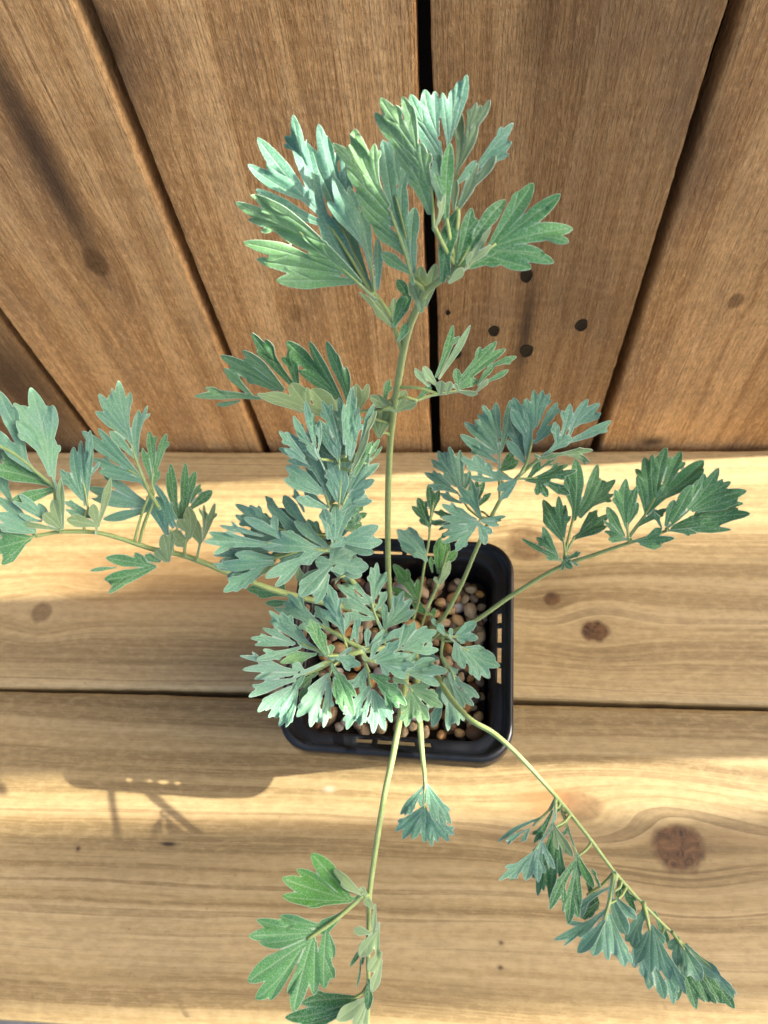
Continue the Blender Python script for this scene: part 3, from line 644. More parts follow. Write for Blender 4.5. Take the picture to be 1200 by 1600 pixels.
leaf(left, 'G1', 490, 1240, 480, 900, -4, -14, 'o', [(490, 1200, 425, 980, 46), (495, 1220, 500, 815, 36), (505, 1220, 522, 885, 24), (480, 1210, 355, 1090, 58), (480, 1230, 120, 1172, 28)], off=.005, flip=True)
leaf(left, 'G1', 770, 1250, 560, 1080, -4, 10, 'b', [(770, 1130, 518, 1068, 28), (710, 1090, 516, 1000, 30), (690, 1110, 600, 1050, 22)], off=.001)
leaf(left, 'G1', 770, 1255, 800, 1000, -6, 10, 'o', [('r', 12, 8, 770, 1260, 780, 1180), (775, 1190, 535, 1140, 56), (790, 1190, 745, 1015, 46), (790, 1190, 905, 810, 34), (810, 1110, 855, 878, 22)], off=.004, flip=True)
leaf(left, 'G1', 280, 1265, 0, 1350, 6, -10, 'g', [('r', 14, 10, 290, 1265, 200, 1320), (230, 1290, -20, 1225, 62), (230, 1300, -60, 1390, 82), (210, 1320, 12, 1512, 46)], off=.001)
leaf(left, 'G1', 290, 1255, 0, 1050, 4, 16, 's', [(280, 1240, -30, 940, 50), (270, 1240, -40, 1090, 60), (250, 1250, -20, 1180, 40)], off=.003)
leaf(left, 'G1', 90, 1000, 0, 800, 4, 5, 'b', [(95, 1000, -20, 790, 46), (15, 700, 0, 560, 16)], off=-.003)
leaf(left, 'G2', 530, 910, 250, 100, 4, 8, 's', [('r', 18, 8, 560, 960, 480, 830, 400, 640, 340, 440), (350, 480, 260, 22, 52), (310, 300, 207, 82, 28), (330, 340, 342, 102, 22), (320, 400, 113, 118, 46), (290, 330, 192, 172, 26), (350, 470, 90, 243, 46), (370, 580, 192, 392, 42), (400, 600, 412, 236, 40), (410, 420, 472, 208, 20)], off=.003)
leaf(left, 'G2', 500, 850, 50, 600, 6, -14, 's', [('r', 14, 8, 490, 840, 400, 720, 330, 680), (410, 720, 103, 373, 42), (360, 690, -20, 395, 50), (350, 700, 60, 600, 44), (430, 760, 108, 688, 46)], off=.002)
leaf(left, 'G2', 500, 960, 100, 880, 10, 12, 's', [(490, 940, 158, 728, 42), (490, 950, 33, 808, 50), (470, 950, 62, 890, 26), (510, 960, 137, 1030, 46)], off=-.001)
leaf(left, 'G2', 510, 820, 520, 450, 2, 0, 'g', [('r', 10, 6, 520, 860, 505, 780, 515, 660), (500, 760, 433, 518, 30), (518, 690, 484, 390, 38), (530, 700, 612, 412, 36), (505, 800, 560, 680, 26)], off=.003)
leaf(left, 'G2', 690, 1120, 700, 700, 2, 12, 'd', [(700, 1040, 640, 632, 42), (690, 1020, 608, 700, 36), (730, 980, 742, 628, 38), (760, 950, 822, 688, 44), (790, 920, 865, 782, 24), (790, 960, 942, 832, 48), (720, 1090, 740, 880, 40)], off=.002)
leaf(left, 'G2', 650, 1130, 550, 850, 2, -16, 'b', [(690, 1040, 540, 778, 32), (620, 1160, 468, 870, 48), (625, 1170, 600, 972, 34), (660, 1100, 537, 870, 36), (690, 1100, 610, 900, 28)], off=.004)
leaf(left, 'G2', 740, 1310, 760, 1000, -8, 10, 'o', [('r', 14, 10, 742, 1312, 752, 1190), (780, 1170, 780, 950, 56), (760, 1130, 700, 1040, 44), (755, 1200, 655, 1130, 44), (750, 1240, 670, 1200, 40), (760, 1200, 800, 1060, 40)], off=.005, flip=True)
leaf(left, 'G2', 620, 1350, 600, 1150, -8, -10, 'o', [(625, 1340, 590, 1150, 60), (640, 1300, 650, 1140, 40), (605, 1345, 530, 1262, 46)], off=.006, flip=True)
leaf(left, 'G2', 832, 1340, 880, 1000, -2, 10, 'o', [('r', 11, 8, 832, 1342, 862, 1190), (865, 1210, 820, 1030, 34), (855, 1210, 795, 1100, 38), (880, 1150, 890, 932, 18), (880, 1190, 962, 922, 28)], off=.003, flip=True)
leaf(left, 'G2', 570, 1350, 200, 1450, 0, -12, 'g', [(500, 1380, 165, 1325, 54), (240, 1400, 50, 1422, 20), (520, 1390, 155, 1492, 64), (430, 1430, 185, 1575, 32), (480, 1390, 378, 1290, 38), (560, 1350, 455, 1300, 38)], off=.004)

# ---- blue-green upright shoot
leaf(shoot, 'H1', 480, 720, 300, 350, 8, 10, 'b', [('r', 10, 7, 520, 800, 460, 660, 420, 560), (330, 690, 93, 442, 48), (410, 600, 228, 303, 48), (430, 580, 333, 186, 46), (440, 570, 417, 292, 24), (460, 640, 470, 328, 26), (420, 620, 263, 458, 30), (350, 740, 142, 600, 42), (450, 700, 360, 540, 45)], off=.004)
leaf(shoot, 'H1', 660, 760, 650, 250, 6, -8, 'b', [('r', 10, 7, 660, 800, 660, 620), (650, 560, 492, 152, 54), (630, 600, 483, 342, 52), (620, 680, 503, 440, 50), (670, 560, 655, 410, 26), (650, 720, 640, 500, 50)], off=.002)
leaf(shoot, 'H1', 720, 700, 800, 100, 10, 10, 'b', [(740, 520, 796, 12, 56), (700, 560, 700, 182, 44), (790, 360, 826, 118, 18), (730, 660, 770, 390, 45), (800, 600, 838, 276, 52), (860, 560, 992, 178, 44), (760, 700, 800, 480, 50)], off=0)
leaf(shoot, 'H1', 770, 830, 960, 350, 0, -20, 'p', [(765, 830, 940, 440, 46), (900, 520, 1002, 250, 36), (770, 720, 800, 570, 36)], off=.003, flip=True)
leaf(shoot, 'H1', 900, 760, 1040, 540, 6, 10, 'g', [(940, 700, 1046, 515, 32), (950, 720, 1062, 582, 22), (860, 760, 960, 540, 40), (800, 860, 900, 640, 50)], off=-.001)
leaf(shoot, 'H1', 560, 1150, 300, 650, -2, 12, 's', [('r', 12, 8, 570, 1160, 500, 960, 430, 800), (480, 900, 248, 518, 84), (380, 800, 145, 603, 40), (500, 1020, 157, 768, 76), (360, 860, 213, 735, 24), (460, 1030, 138, 888, 60), (510, 920, 448, 588, 56), (570, 1080, 538, 868, 52), (540, 1160, 248, 1072, 62)], off=.008)
leaf(shoot, 'H1', 660, 1160, 680, 600, -4, -6, 's', [('r', 12, 8, 655, 1170, 680, 900, 690, 760), (690, 860, 680, 508, 62), (670, 980, 553, 660, 62), (715, 900, 742, 628, 46), (650, 1020, 537, 800, 36), (640, 1100, 560, 895, 40), (670, 1100, 690, 800, 85)], off=.010)
leaf(shoot, 'H1', 700, 1110, 950, 800, 0, -14, 's', [('r', 12, 8, 690, 1140, 750, 1010, 800, 920), (770, 980, 938, 672, 68), (800, 980, 1026, 733, 56), (780, 1020, 996, 902, 56), (740, 1090, 908, 1008, 60), (750, 1130, 972, 1090, 44), (680, 1190, 792, 1055, 46)], off=.009)
leaf(shoot, 'H2', 620, 330, 380, 100, 6, 8, 'b', [('r', 10, 7, 700, 380, 560, 300, 450, 260), (400, 280, 188, 102, 38), (380, 300, 190, 178, 36), (440, 260, 278, 118, 32), (470, 160, 378, 52, 26), (580, 260, 388, 108, 46), (640, 250, 492, 48, 54), (620, 160, 557, 10, 26), (620, 300, 470, 200, 46)], off=0)
leaf(shoot, 'H2', 500, 370, 100, 300, 2, -12, 's', [('r', 12, 8, 640, 400, 480, 370, 380, 350), (360, 310, 88, 245, 22), (360, 310, 158, 250, 20), (400, 360, 26, 285, 42), (420, 370, 8, 328, 46), (500, 330, 250, 188, 46), (450, 300, 425, 182, 34)], off=.004)
leaf(shoot, 'H2', 440, 430, 100, 480, 2, 14, 'b', [(360, 440, 55, 432, 36), (240, 500, 52, 490, 24), (220, 410, 150, 392, 18), (420, 440, 300, 400, 30), (330, 530, 160, 560, 26)], off=0)
leaf(shoot, 'H2', 440, 450, 120, 560, -2, -8, 's', [(420, 450, 186, 422, 48), (420, 480, 62, 512, 54), (360, 500, 116, 660, 50), (350, 520, 190, 645, 30)], off=.004)
leaf(shoot, 'H2', 750, 400, 400, 370, -8, 10, 's', [('r', 14, 8, 770, 400, 600, 390), (720, 395, 355, 362, 66), (700, 390, 468, 285, 46), (770, 380, 555, 218, 48), (740, 400, 590, 480, 56), (640, 440, 375, 572, 50), (600, 470, 440, 625, 38)], off=.010)
leaf(shoot, 'H2', 780, 520, 600, 680, -12, 0, 's', [(780, 500, 585, 692, 70), (770, 560, 688, 735, 44), (790, 460, 820, 335, 54), (800, 460, 960, 388, 62), (810, 470, 1024, 505, 70), (790, 480, 690, 470, 60), (800, 520, 880, 520, 50)], off=.014)
leaf(shoot, 'H2', 810, 350, 950, 200, -6, 8, 's', [(850, 360, 1088, 248, 62), (880, 350, 1114, 350, 52), (830, 320, 922, 68, 58), (820, 320, 812, 105, 44), (770, 320, 742, 125, 48), (800, 340, 770, 220, 40), (800, 370, 880, 330, 60)], off=.010)
leaf(shoot, 'H2', 880, 260, 980, 150, 6, 0, 'g', [(900, 200, 996, 108, 32), (880, 240, 984, 188, 30), (880, 270, 985, 240, 26), (800, 260, 920, 230, 36)], off=-.002)
leaf(shoot, 'H2', 420, 500, 330, 520, 4, 10, 'p', [(430, 470, 330, 550, 34), (460, 430, 400, 480, 30), (580, 500, 600, 600, 40), (600, 540, 660, 620, 36)], off=0, flip=True)
leaf(shoot, 'H2', 810, 600, 860, 520, 0, 0, 'p', [(815, 608, 865, 520, 10)], off=.014, flip=True)
leaf(left, 'H2', 540, 690, 300, 650, 10, 0, 'd', [('r', 8, 6, 600, 700, 480, 680), (520, 680, 265, 640, 50), (500, 660, 330, 690, 30), (540, 720, 375, 728, 34), (500, 660, 470, 590, 32)], off=-.012)

# ---- the broad leaf over the pot
leaf(rose, 'I1', 1140, 670, 500, 250, 4, 10, 's', [('r', 34, 20, 1180, 690, 1110, 650, 930, 540, 780, 460), (760, 440, 478, 172, 64), (680, 400, 428, 238, 46), (680, 440, 345, 292, 50), (780, 470, 580, 480, 52), (860, 490, 735, 280, 54), (740, 470, 600, 380, 50)], off=0)
leaf(rose, 'I1', 1000, 560, 900, 150, 2, -8, 's', [(990, 520, 868, 80, 66), (970, 440, 928, 135, 44), (970, 480, 778, 310, 50), (930, 370, 800, 190, 42), (1000, 540, 940, 330, 60), (950, 330, 975, 215, 30)], off=.002)
leaf(rose, 'I1', 880, 775, 250, 560, 2, 12, 's', [('r', 22, 10, 900, 780, 760, 700, 600, 630), (650, 630, 408, 342, 60), (590, 590, 302, 335, 50), (600, 620, 308, 410, 54), (540, 630, 238, 488, 44), (520, 640, 128, 590, 44), (480, 650, 165, 645, 32), (590, 670, 185, 800, 52), (540, 680, 300, 782, 34), (680, 660, 540, 455, 46), (760, 700, 560, 600, 50)], off=.003)
leaf(rose, 'I1', 860, 760, 700, 500, -4, 16, 'g', [(840, 740, 676, 405, 74), (850, 730, 770, 500, 46), (880, 720, 890, 640, 46)], off=.005)
leaf(rose, 'I1', 780, 740, 450, 780, 0, -10, 'l', [(740, 730, 400, 808, 50), (700, 730, 460, 722, 32), (720, 740, 545, 815, 40)], off=.001)
leaf(rose, 'I1', 890, 790, 200, 1000, 0, -12, 'w', [('r', 34, 12, 1180, 700, 980, 760, 880, 790, 620, 900, 520, 960), (460, 870, 25, 750, 36), (560, 890, 50, 880, 54), (560, 910, 188, 952, 42), (540, 960, 158, 1055, 40), (540, 970, 106, 1142, 56), (500, 1040, 192, 1278, 60), (460, 1060, 268, 1265, 32), (620, 880, 520, 820, 60)], off=.002)
leaf(rose, 'I1', 620, 930, 400, 1350, 4, 10, 's', [(560, 990, 298, 1328, 54), (570, 1030, 375, 1415, 56), (560, 1080, 452, 1422, 42), (480, 1110, 365, 1255, 26), (570, 1050, 512, 1335, 30), (640, 920, 540, 1060, 44)], off=.001)
leaf(rose, 'I1', 890, 830, 700, 1350, 2, -8, 'w', [('r', 16, 9, 900, 800, 880, 900, 850, 980), (830, 980, 565, 1335, 70), (820, 1020, 690, 1422, 62), (850, 1010, 805, 1412, 54), (800, 1020, 598, 1180, 46), (870, 960, 860, 1285, 42), (850, 920, 660, 1112, 44)], off=.001)
leaf(rose, 'I1', 720, 900, 600, 1150, 6, 12, 'l', [(720, 930, 552, 1062, 48), (690, 980, 590, 1175, 42), (760, 910, 680, 940, 36)], off=-.002)
leaf(rose, 'I1', 900, 830, 1050, 1250, -4, 10, 'g', [(900, 840, 1092, 1312, 66), (920, 900, 1116, 1132, 54), (930, 980, 1000, 1272, 46), (910, 960, 935, 1152, 42), (910, 880, 1035, 990, 36)], off=.004)
leaf(rose, 'I1', 950, 765, 1120, 820, -4, -8, 's', [(930, 770, 1165, 842, 56), (960, 755, 1112, 768, 34), (980, 790, 1062, 892, 34), (950, 750, 1085, 668, 28)], off=.003)
leaf(rose, 'I2', 350, 470, 250, 150, 6, 10, 's', [('r', 12, 7, 360, 480, 320, 390, 290, 300), (300, 300, 326, 38, 36), (295, 250, 284, 85, 28), (320, 260, 382, 105, 30), (290, 310, 68, 180, 38), (270, 280, 103, 115, 34), (320, 340, 388, 222, 32), (320, 390, 88, 270, 42), (270, 340, 128, 240, 26), (320, 400, 103, 370, 34), (300, 330, 240, 240, 36)], off=-.006)
leaf(rose, 'I2', 380, 470, 500, 280, 4, -10, 's', [(380, 470, 500, 228, 44), (410, 430, 553, 270, 36), (400, 450, 575, 345, 40), (375, 460, 368, 298, 32)], off=-.004)
leaf(rose, 'I2', 250, 600, 400, 480, 0, 10, 's', [('r', 20, 9, 200, 590, 260, 595, 330, 560), (265, 590, 270, 458, 28), (280, 580, 392, 478, 32), (330, 570, 497, 465, 36), (200, 560, 190, 440, 28), (160, 540, 215, 385, 30), (110, 480, 150, 355, 34)], off=.002)
leaf(rose, 'I2', 260, 660, 450, 570, -2, -12, 's', [('r', 16, 9, 225, 600, 250, 660, 320, 680), (290, 650, 330, 545, 34), (300, 660, 476, 545, 40), (330, 680, 548, 632, 46), (370, 690, 577, 708, 42), (380, 700, 522, 780, 40), (350, 690, 402, 770, 28), (330, 660, 440, 600, 36)], off=.004)
leaf(rose, 'I2', 400, 640, 700, 520, 6, 10, 's', [('r', 10, 7, 330, 680, 440, 610, 540, 570), (510, 590, 735, 605, 40), (520, 575, 713, 478, 46), (510, 570, 650, 448, 42), (470, 590, 512, 432, 36), (500, 560, 570, 418, 34), (500, 600, 640, 540, 44)], off=-.004)
leaf(rose, 'I2', 400, 700, 720, 750, 4, -14, 's', [(500, 740, 775, 750, 52), (540, 760, 732, 832, 40), (510, 730, 705, 660, 46), (500, 720, 585, 612, 34), (420, 700, 620, 740, 46)], off=-.002)
leaf(rose, 'I2', 470, 770, 650, 1000, 4, 10, 'l', [('r', 10, 7, 400, 720, 490, 790, 560, 870), (550, 860, 750, 978, 48), (560, 850, 724, 905, 40), (550, 870, 662, 1060, 48), (550, 880, 600, 1068, 34), (545, 880, 513, 1102, 42), (540, 880, 485, 1000, 28), (540, 840, 668, 830, 34), (500, 810, 430, 780, 36)], off=-.001)
leaf(rose, 'I2', 255, 680, 280, 1050, 4, -8, 's', [('r', 14, 9, 230, 620, 262, 720, 285, 840), (280, 840, 132, 1122, 46), (285, 870, 210, 1088, 30), (260, 850, 108, 1022, 32), (300, 870, 300, 1142, 42), (310, 880, 384, 1130, 40), (310, 870, 424, 1072, 34), (180, 800, 120, 850, 40), (250, 720, 180, 850, 40), (250, 740, 220, 880, 30)], off=-.001)
leaf(rose, 'I2', 270, 740, 480, 920, -4, 10, 'g', [(290, 770, 517, 962, 48), (310, 780, 490, 882, 40), (340, 830, 472, 975, 36), (290, 760, 415, 790, 30), (380, 870, 420, 1000, 26)], off=.003)
# ---- small side leaves at the right of the pot
leaf(side, 'I2', 800, 520, 950, 450, 2, 8, 's', [('r', 8, 6, 745, 480, 800, 520, 850, 510), (840, 510, 967, 418, 46), (850, 515, 978, 522, 38), (840, 520, 905, 550, 32), (810, 520, 803, 458, 22), (700, 440, 690, 398, 24), (760, 500, 720, 430, 36)], off=.002)
leaf(side, 'I2', 800, 540, 1050, 700, 2, -12, 's', [('r', 8, 6, 790, 520, 850, 570, 920, 610), (890, 600, 1120, 710, 50), (910, 600, 1090, 655, 38), (890, 600, 1060, 784, 52), (880, 610, 992, 798, 44), (850, 580, 888, 725, 44), (890, 590, 1024, 592, 32), (830, 570, 840, 680, 40)], off=.003)
leaf(side, 'I2', 770, 680, 950, 930, -4, 10, 'w', [('r', 10, 6, 745, 640, 800, 720, 830, 800), (810, 790, 988, 912, 34), (820, 820, 955, 962, 34), (815, 830, 895, 975, 32), (800, 760, 850, 830, 50), (810, 720, 840, 760, 36)], off=.003)
leaf(side, 'I2', 770, 720, 830, 1100, -8, -10, 'w', [(800, 880, 893, 1062, 34), (790, 900, 852, 1092, 32), (780, 900, 792, 1124, 32), (790, 760, 820, 960, 46), (765, 800, 770, 960, 40)], off=.001)
leaf(side, 'I2', 750, 720, 680, 1070, 4, 10, 'b', [(745, 900, 690, 1098, 42), (740, 860, 650, 985, 38), (755, 780, 740, 930, 44), (640, 620, 700, 640, 40), (720, 660, 600, 640, 40)], off=-.004)
# ---- young stalks in the gravel
leaf(small, 'J', 300, 1040, 80, 800, -2, 8, 's', [(295, 1040, 55, 785, 70), (270, 960, 148, 762, 60), (280, 1000, 85, 900, 52), (290, 1030, 165, 975, 36), (280, 980, 170, 850, 80)], off=.003)
leaf(small, 'J', 330, 740, 330, 450, 4, 0, 'd', [('r', 14, 8, 325, 800, 345, 640, 360, 560), (345, 660, 320, 405, 50), (350, 640, 408, 455, 40), (325, 760, 228, 515, 56), (320, 740, 178, 590, 40), (320, 760, 240, 700, 30), (320, 720, 465, 730, 30)], off=0)
leaf(small2, 'J', 400, 1140, 480, 900, 4, 0, 'v', [(400, 1140, 415, 850, 56), (430, 1090, 470, 860, 56), (430, 1090, 556, 960, 50), (350, 1140, 340, 1010, 26)], off=-.002)
leaf(small2, 'J', 400, 1260, 480, 1080, -6, 15, 'p', [('r', 18, 12, 300, 1450, 350, 1350, 400, 1240), (395, 1260, 495, 1048, 48), (390, 1230, 370, 1180, 26)], off=.003, flip=True)
leaf(small, 'J', 230, 1390, 80, 1150, 6, 0, 'v', [(235, 1390, 20, 1070, 64), (230, 1380, 228, 1200, 46), (200, 1380, -10, 1265, 38), (200, 1340, 120, 1180, 50)], off=-.002)
leaf(small2, 'J', 360, 1520, 190, 1400, 0, 0, 'v', [(360, 1510, 178, 1395, 40), (340, 1540, 370, 1440, 30)], off=0)
# ---- right leaf, low part
leaf(right, 'J', 750, 690, 450, 250, 8, 8, 'b', [('r', 12, 8, 760, 700, 650, 610, 560, 480), (570, 440, 490, 102, 50), (540, 360, 395, 128, 50), (530, 350, 338, 193, 38), (550, 480, 283, 305, 44), (500, 420, 350, 303, 30), (540, 480, 315, 422, 32), (590, 560, 415, 488, 34), (600, 440, 580, 112, 48), (590, 360, 540, 195, 28), (605, 470, 662, 290, 40), (540, 420, 460, 280, 60)], off=-.002)
leaf(right, 'J', 750, 690, 640, 450, 2, -10, 's', [(755, 690, 568, 422, 50), (745, 660, 665, 368, 44)], off=.003)
leaf(right, 'J', 735, 640, 790, 430, 8, 0, 'd', [(720, 580, 785, 385, 40), (720, 600, 838, 482, 34), (710, 560, 720, 380, 34)], off=-.002)
leaf(right, 'J', 750, 710, 450, 720, -4, 10, 's', [(710, 700, 425, 580, 46), (680, 690, 530, 605, 36), (730, 730, 422, 690, 48), (720, 750, 428, 762, 34), (690, 770, 438, 832, 34), (690, 790, 430, 898, 34), (690, 790, 545, 968, 46), (740, 750, 795, 910, 52), (750, 750, 853, 815, 40), (760, 720, 912, 748, 28), (750, 710, 962, 683, 26), (720, 730, 640, 790, 60)], off=.004)
leaf(right, 'J', 620, 690, 380, 640, 8, 0, 'd', [(600, 690, 360, 635, 32), (560, 700, 400, 790, 24), (500, 780, 420, 860, 26), (470, 720, 335, 735, 28)], off=-.004)
# ---- right leaf, upper part
leaf(right, 'K', 320, 700, 250, 200, 4, 10, 's', [('r', 12, 8, 330, 830, 322, 640, 322, 440), (315, 420, 198, 155, 44), (305, 400, 172, 213, 42), (315, 380, 260, 180, 28), (330, 380, 300, 132, 46), (335, 480, 402, 115, 46), (290, 480, 78, 263, 48), (280, 440, 150, 255, 44), (285, 500, 42, 365, 48), (300, 560, 112, 438, 42), (310, 500, 215, 318, 44)], off=.002)
leaf(right, 'K', 330, 640, 440, 520, 8, 0, 'd', [(325, 620, 465, 548, 44), (345, 590, 432, 490, 36), (370, 420, 400, 320, 30)], off=-.003)
leaf(right, 'K', 490, 640, 580, 150, 4, -8, 's', [('r', 14, 8, 470, 660, 520, 570, 562, 400), (510, 320, 424, 97, 44), (520, 380, 408, 188, 46), (525, 300, 506, 115, 28), (570, 320, 571, 40, 40), (565, 290, 523, 106, 32), (595, 300, 640, 45, 46), (620, 260, 690, 70, 30), (600, 360, 745, 135, 42), (580, 420, 705, 300, 46), (505, 560, 378, 408, 46), (545, 420, 528, 205, 40), (530, 540, 540, 330, 46)], off=.003)
leaf(right, 'K', 500, 560, 410, 280, 8, 10, 'b', [(495, 540, 398, 258, 64)], off=-.001)
leaf(right, 'K', 650, 500, 950, 250, 4, 8, 's', [('r', 14, 8, 600, 550, 700, 470, 800, 400), (770, 390, 835, 142, 46), (800, 330, 853, 228, 22), (830, 360, 966, 107, 46), (880, 300, 1052, 138, 42), (890, 290, 1054, 208, 34), (800, 420, 1135, 265, 46), (735, 430, 722, 272, 40), (700, 470, 840, 380, 60)], off=.002)
leaf(right, 'K', 590, 540, 900, 510, 2, 25, 'o', [(600, 540, 760, 500, 24), (720, 510, 1008, 498, 30), (800, 500, 940, 474, 24), (830, 515, 975, 555, 24), (620, 530, 570, 515, 16)], off=.004)
leaf(right, 'K', 450, 690, 750, 650, -2, -16, 'd', [('r', 10, 6, 440, 680, 520, 680, 600, 675), (570, 680, 824, 572, 34), (580, 685, 884, 628, 36), (600, 630, 736, 536, 16), (520, 690, 622, 556, 32), (640, 700, 832, 800, 46), (600, 700, 598, 804, 36), (620, 710, 672, 815, 38), (520, 690, 700, 690, 40)], off=.004)
leaf(right, 'K', 440, 690, 150, 620, -2, 10, 's', [(330, 680, 42, 543, 48), (260, 650, 148, 512, 40), (280, 670, 235, 562, 30), (310, 690, 112, 668, 32), (420, 690, 250, 630, 26), (440, 700, 308, 762, 44), (440, 710, 332, 830, 34), (400, 690, 250, 695, 14)], off=.003)
# ---- far right leaf
leaf(far, 'L', 240, 640, 320, 200, 4, 8, 'g', [('r', 9, 6, 240, 645, 265, 520, 295, 400), (300, 400, 300, 118, 46), (315, 380, 412, 138, 36), (330, 390, 498, 213, 36), (390, 310, 440, 212, 20), (360, 350, 488, 284, 22), (295, 350, 255, 210, 34)], off=.002)
leaf(far, 'L', 255, 590, 440, 400, 8, -8, 'd', [('r', 7, 5, 262, 560, 300, 490), (300, 490, 468, 378, 32), (330, 460, 412, 358, 22), (300, 495, 456, 440, 26)], off=0)
leaf(far, 'L', 250, 560, 190, 340, 4, 0, 'g', [('r', 7, 5, 258, 580, 245, 490), (245, 490, 148, 305, 36), (240, 500, 152, 370, 36), (245, 480, 224, 293, 26), (250, 490, 262, 352, 20)], off=.001)
leaf(far, 'L', 235, 600, 100, 500, 0, 10, 'g', [(215, 590, 48, 490, 18), (215, 580, 118, 488, 22), (220, 585, 145, 445, 26), (225, 600, 138, 555, 18), (225, 600, 160, 590, 14)], off=.003)
leaf(far, 'L', 245, 610, 320, 600, 0, 0, 'd', [(250, 605, 332, 563, 14), (240, 600, 292, 640, 24), (280, 600, 325, 630, 10)], off=.003)
leaf(far, 'L', 555, 495, 550, 250, 2, 8, 'g', [('r', 8, 5, 560, 500, 552, 420), (550, 440, 549, 207, 36), (540, 410, 493, 262, 28), (560, 410, 601, 242, 24), (535, 480, 458, 343, 32), (555, 430, 606, 322, 22), (530, 490, 438, 408, 14), (535, 495, 445, 460, 16), (550, 500, 460, 500, 22)], off=.003)
leaf(far, 'L', 565, 495, 750, 150, 4, -10, 'g', [('r', 10, 6, 555, 500, 630, 400, 690, 300), (660, 330, 634, 97, 34), (640, 360, 604, 198, 30), (680, 280, 675, 88, 26), (695, 280, 738, 52, 40), (720, 280, 812, 68, 38), (700, 310, 922, 118, 56), (720, 300, 925, 165, 42), (600, 440, 745, 352, 24), (650, 370, 730, 240, 50)], off=.002)
leaf(far, 'L', 740, 455, 950, 250, 2, 10, 'g', [('r', 8, 5, 740, 450, 800, 400, 860, 350), (850, 350, 994, 157, 36), (770, 410, 864, 238, 46), (870, 350, 1052, 222, 30), (870, 360, 1122, 265, 40), (900, 360, 1080, 295, 42), (740, 430, 780, 310, 30), (870, 290, 905, 212, 26)], off=.003)
leaf(far, 'L', 760, 450, 1100, 380, 4, -12, 'd', [(900, 380, 1118, 315, 28), (860, 400, 1145, 380, 38), (870, 410, 958, 308, 30), (770, 450, 1062, 405, 30), (800, 460, 1055, 450, 22), (780, 440, 950, 400, 34)], off=.001)
leaf(far, 'L', 590, 505, 760, 500, -6, 20, 'g', [(590, 508, 783, 490, 26), (620, 520, 722, 540, 24), (640, 500, 720, 450, 26), (720, 445, 684, 372, 14), (760, 455, 890, 470, 18)], off=.004)

# ---- front drooping leaf
leaf(front, 'M', 935, 340, 400, 220, 4, 10, 'v', [('r', 18, 10, 960, 330, 890, 365, 820, 385), (830, 380, 538, 35, 78), (720, 340, 418, 148, 46), (790, 375, 312, 225, 72), (830, 390, 303, 352, 56), (720, 390, 508, 438, 30)], off=.002)
leaf(front, 'M', 925, 355, 150, 900, 6, -10, 'g', [('r', 22, 14, 940, 345, 820, 450, 690, 560, 500, 690), (520, 620, 102, 540, 48), (600, 590, 282, 515, 50), (560, 640, 50, 650, 66), (500, 660, 122, 720, 52), (480, 720, 40, 1008, 84), (440, 780, 98, 1158, 74), (380, 880, 204, 1174, 46), (540, 690, 396, 1242, 76), (460, 920, 345, 1106, 28), (560, 720, 556, 1114, 54), (650, 610, 635, 1062, 70), (670, 660, 702, 842, 34), (760, 500, 560, 640, 60)], off=.003)
leaf(front, 'M', 935, 330, 750, 180, 0, 15, 'p', [(920, 330, 712, 130, 38), (920, 335, 758, 250, 36), (960, 345, 915, 280, 26), (1010, 440, 945, 375, 36)], off=.004, flip=True)
leaf(front, 'M', 960, 1060, 500, 1230, 6, 8, 'd', [('r', 14, 12, 985, 1020, 930, 1110, 830, 1170), (880, 1150, 458, 1190, 54), (800, 1200, 325, 1300, 58), (820, 1220, 528, 1310, 46), (780, 1260, 440, 1360, 50), (860, 1180, 640, 1240, 60)], off=-.002)
leaf(front, 'M', 960, 1100, 800, 1300, 2, -10, 'p', [(945, 1160, 732, 1322, 62), (960, 1180, 870, 1380, 56), (970, 1200, 930, 1400, 40)], off=.003, flip=True)
leaf(front, 'M', 975, 1010, 975, 1200, 0, 10, 'd', [(980, 1010, 976, 1242, 40)], off=.005)
leaf(front, 'M', 1020, 640, 900, 760, 0, -12, 'p', [(985, 640, 862, 620, 38), (1040, 630, 910, 825, 62), (1030, 420, 1010, 640, 26), (1070, 800, 975, 930, 56), (1075, 860, 1000, 1100, 44), (1060, 560, 1050, 830, 26)], off=.004, flip=True)
leaf(front, 'M', 930, 760, 860, 950, 6, 0, 'd', [(940, 730, 833, 902, 22), (915, 850, 884, 1070, 12), (950, 780, 930, 888, 16)], off=-.004)

# ---- arching leaf at the front right
leaf(arch, 'N', 590, 60, 200, 380, 4, 12, 's', [('r', 18, 6, 595, 40, 545, 130, 400, 270), (480, 200, 88, 415, 24), (360, 300, 173, 440, 18), (370, 300, 302, 415, 24), (300, 330, 168, 410, 16)], off=-.001)
leaf(arch, 'N', 580, 150, 420, 400, 4, 0, 'd', [(560, 150, 400, 428, 36), (540, 230, 440, 330, 22)], off=-.003)
leaf(arch, 'N', 585, 120, 250, 700, 2, -14, 's', [('r', 20, 8, 590, 40, 580, 200, 535, 310, 400, 490), (430, 480, 105, 738, 36), (360, 540, 193, 728, 42), (400, 510, 330, 740, 52), (470, 430, 430, 745, 48), (480, 420, 575, 632, 36)], off=.001)
leaf(arch, 'N', 570, 300, 540, 850, 6, 8, 'g', [(560, 340, 430, 880, 50), (590, 440, 540, 900, 50), (620, 420, 652, 780, 42), (560, 330, 590, 560, 60), (500, 640, 490, 830, 28), (430, 520, 410, 700, 26), (330, 600, 205, 742, 30)], off=-.003)
leaf(arch, 'N', 580, 270, 720, 520, -4, 10, 'o', [(575, 270, 742, 540, 46), (580, 300, 610, 482, 30)], off=.004, flip=True)
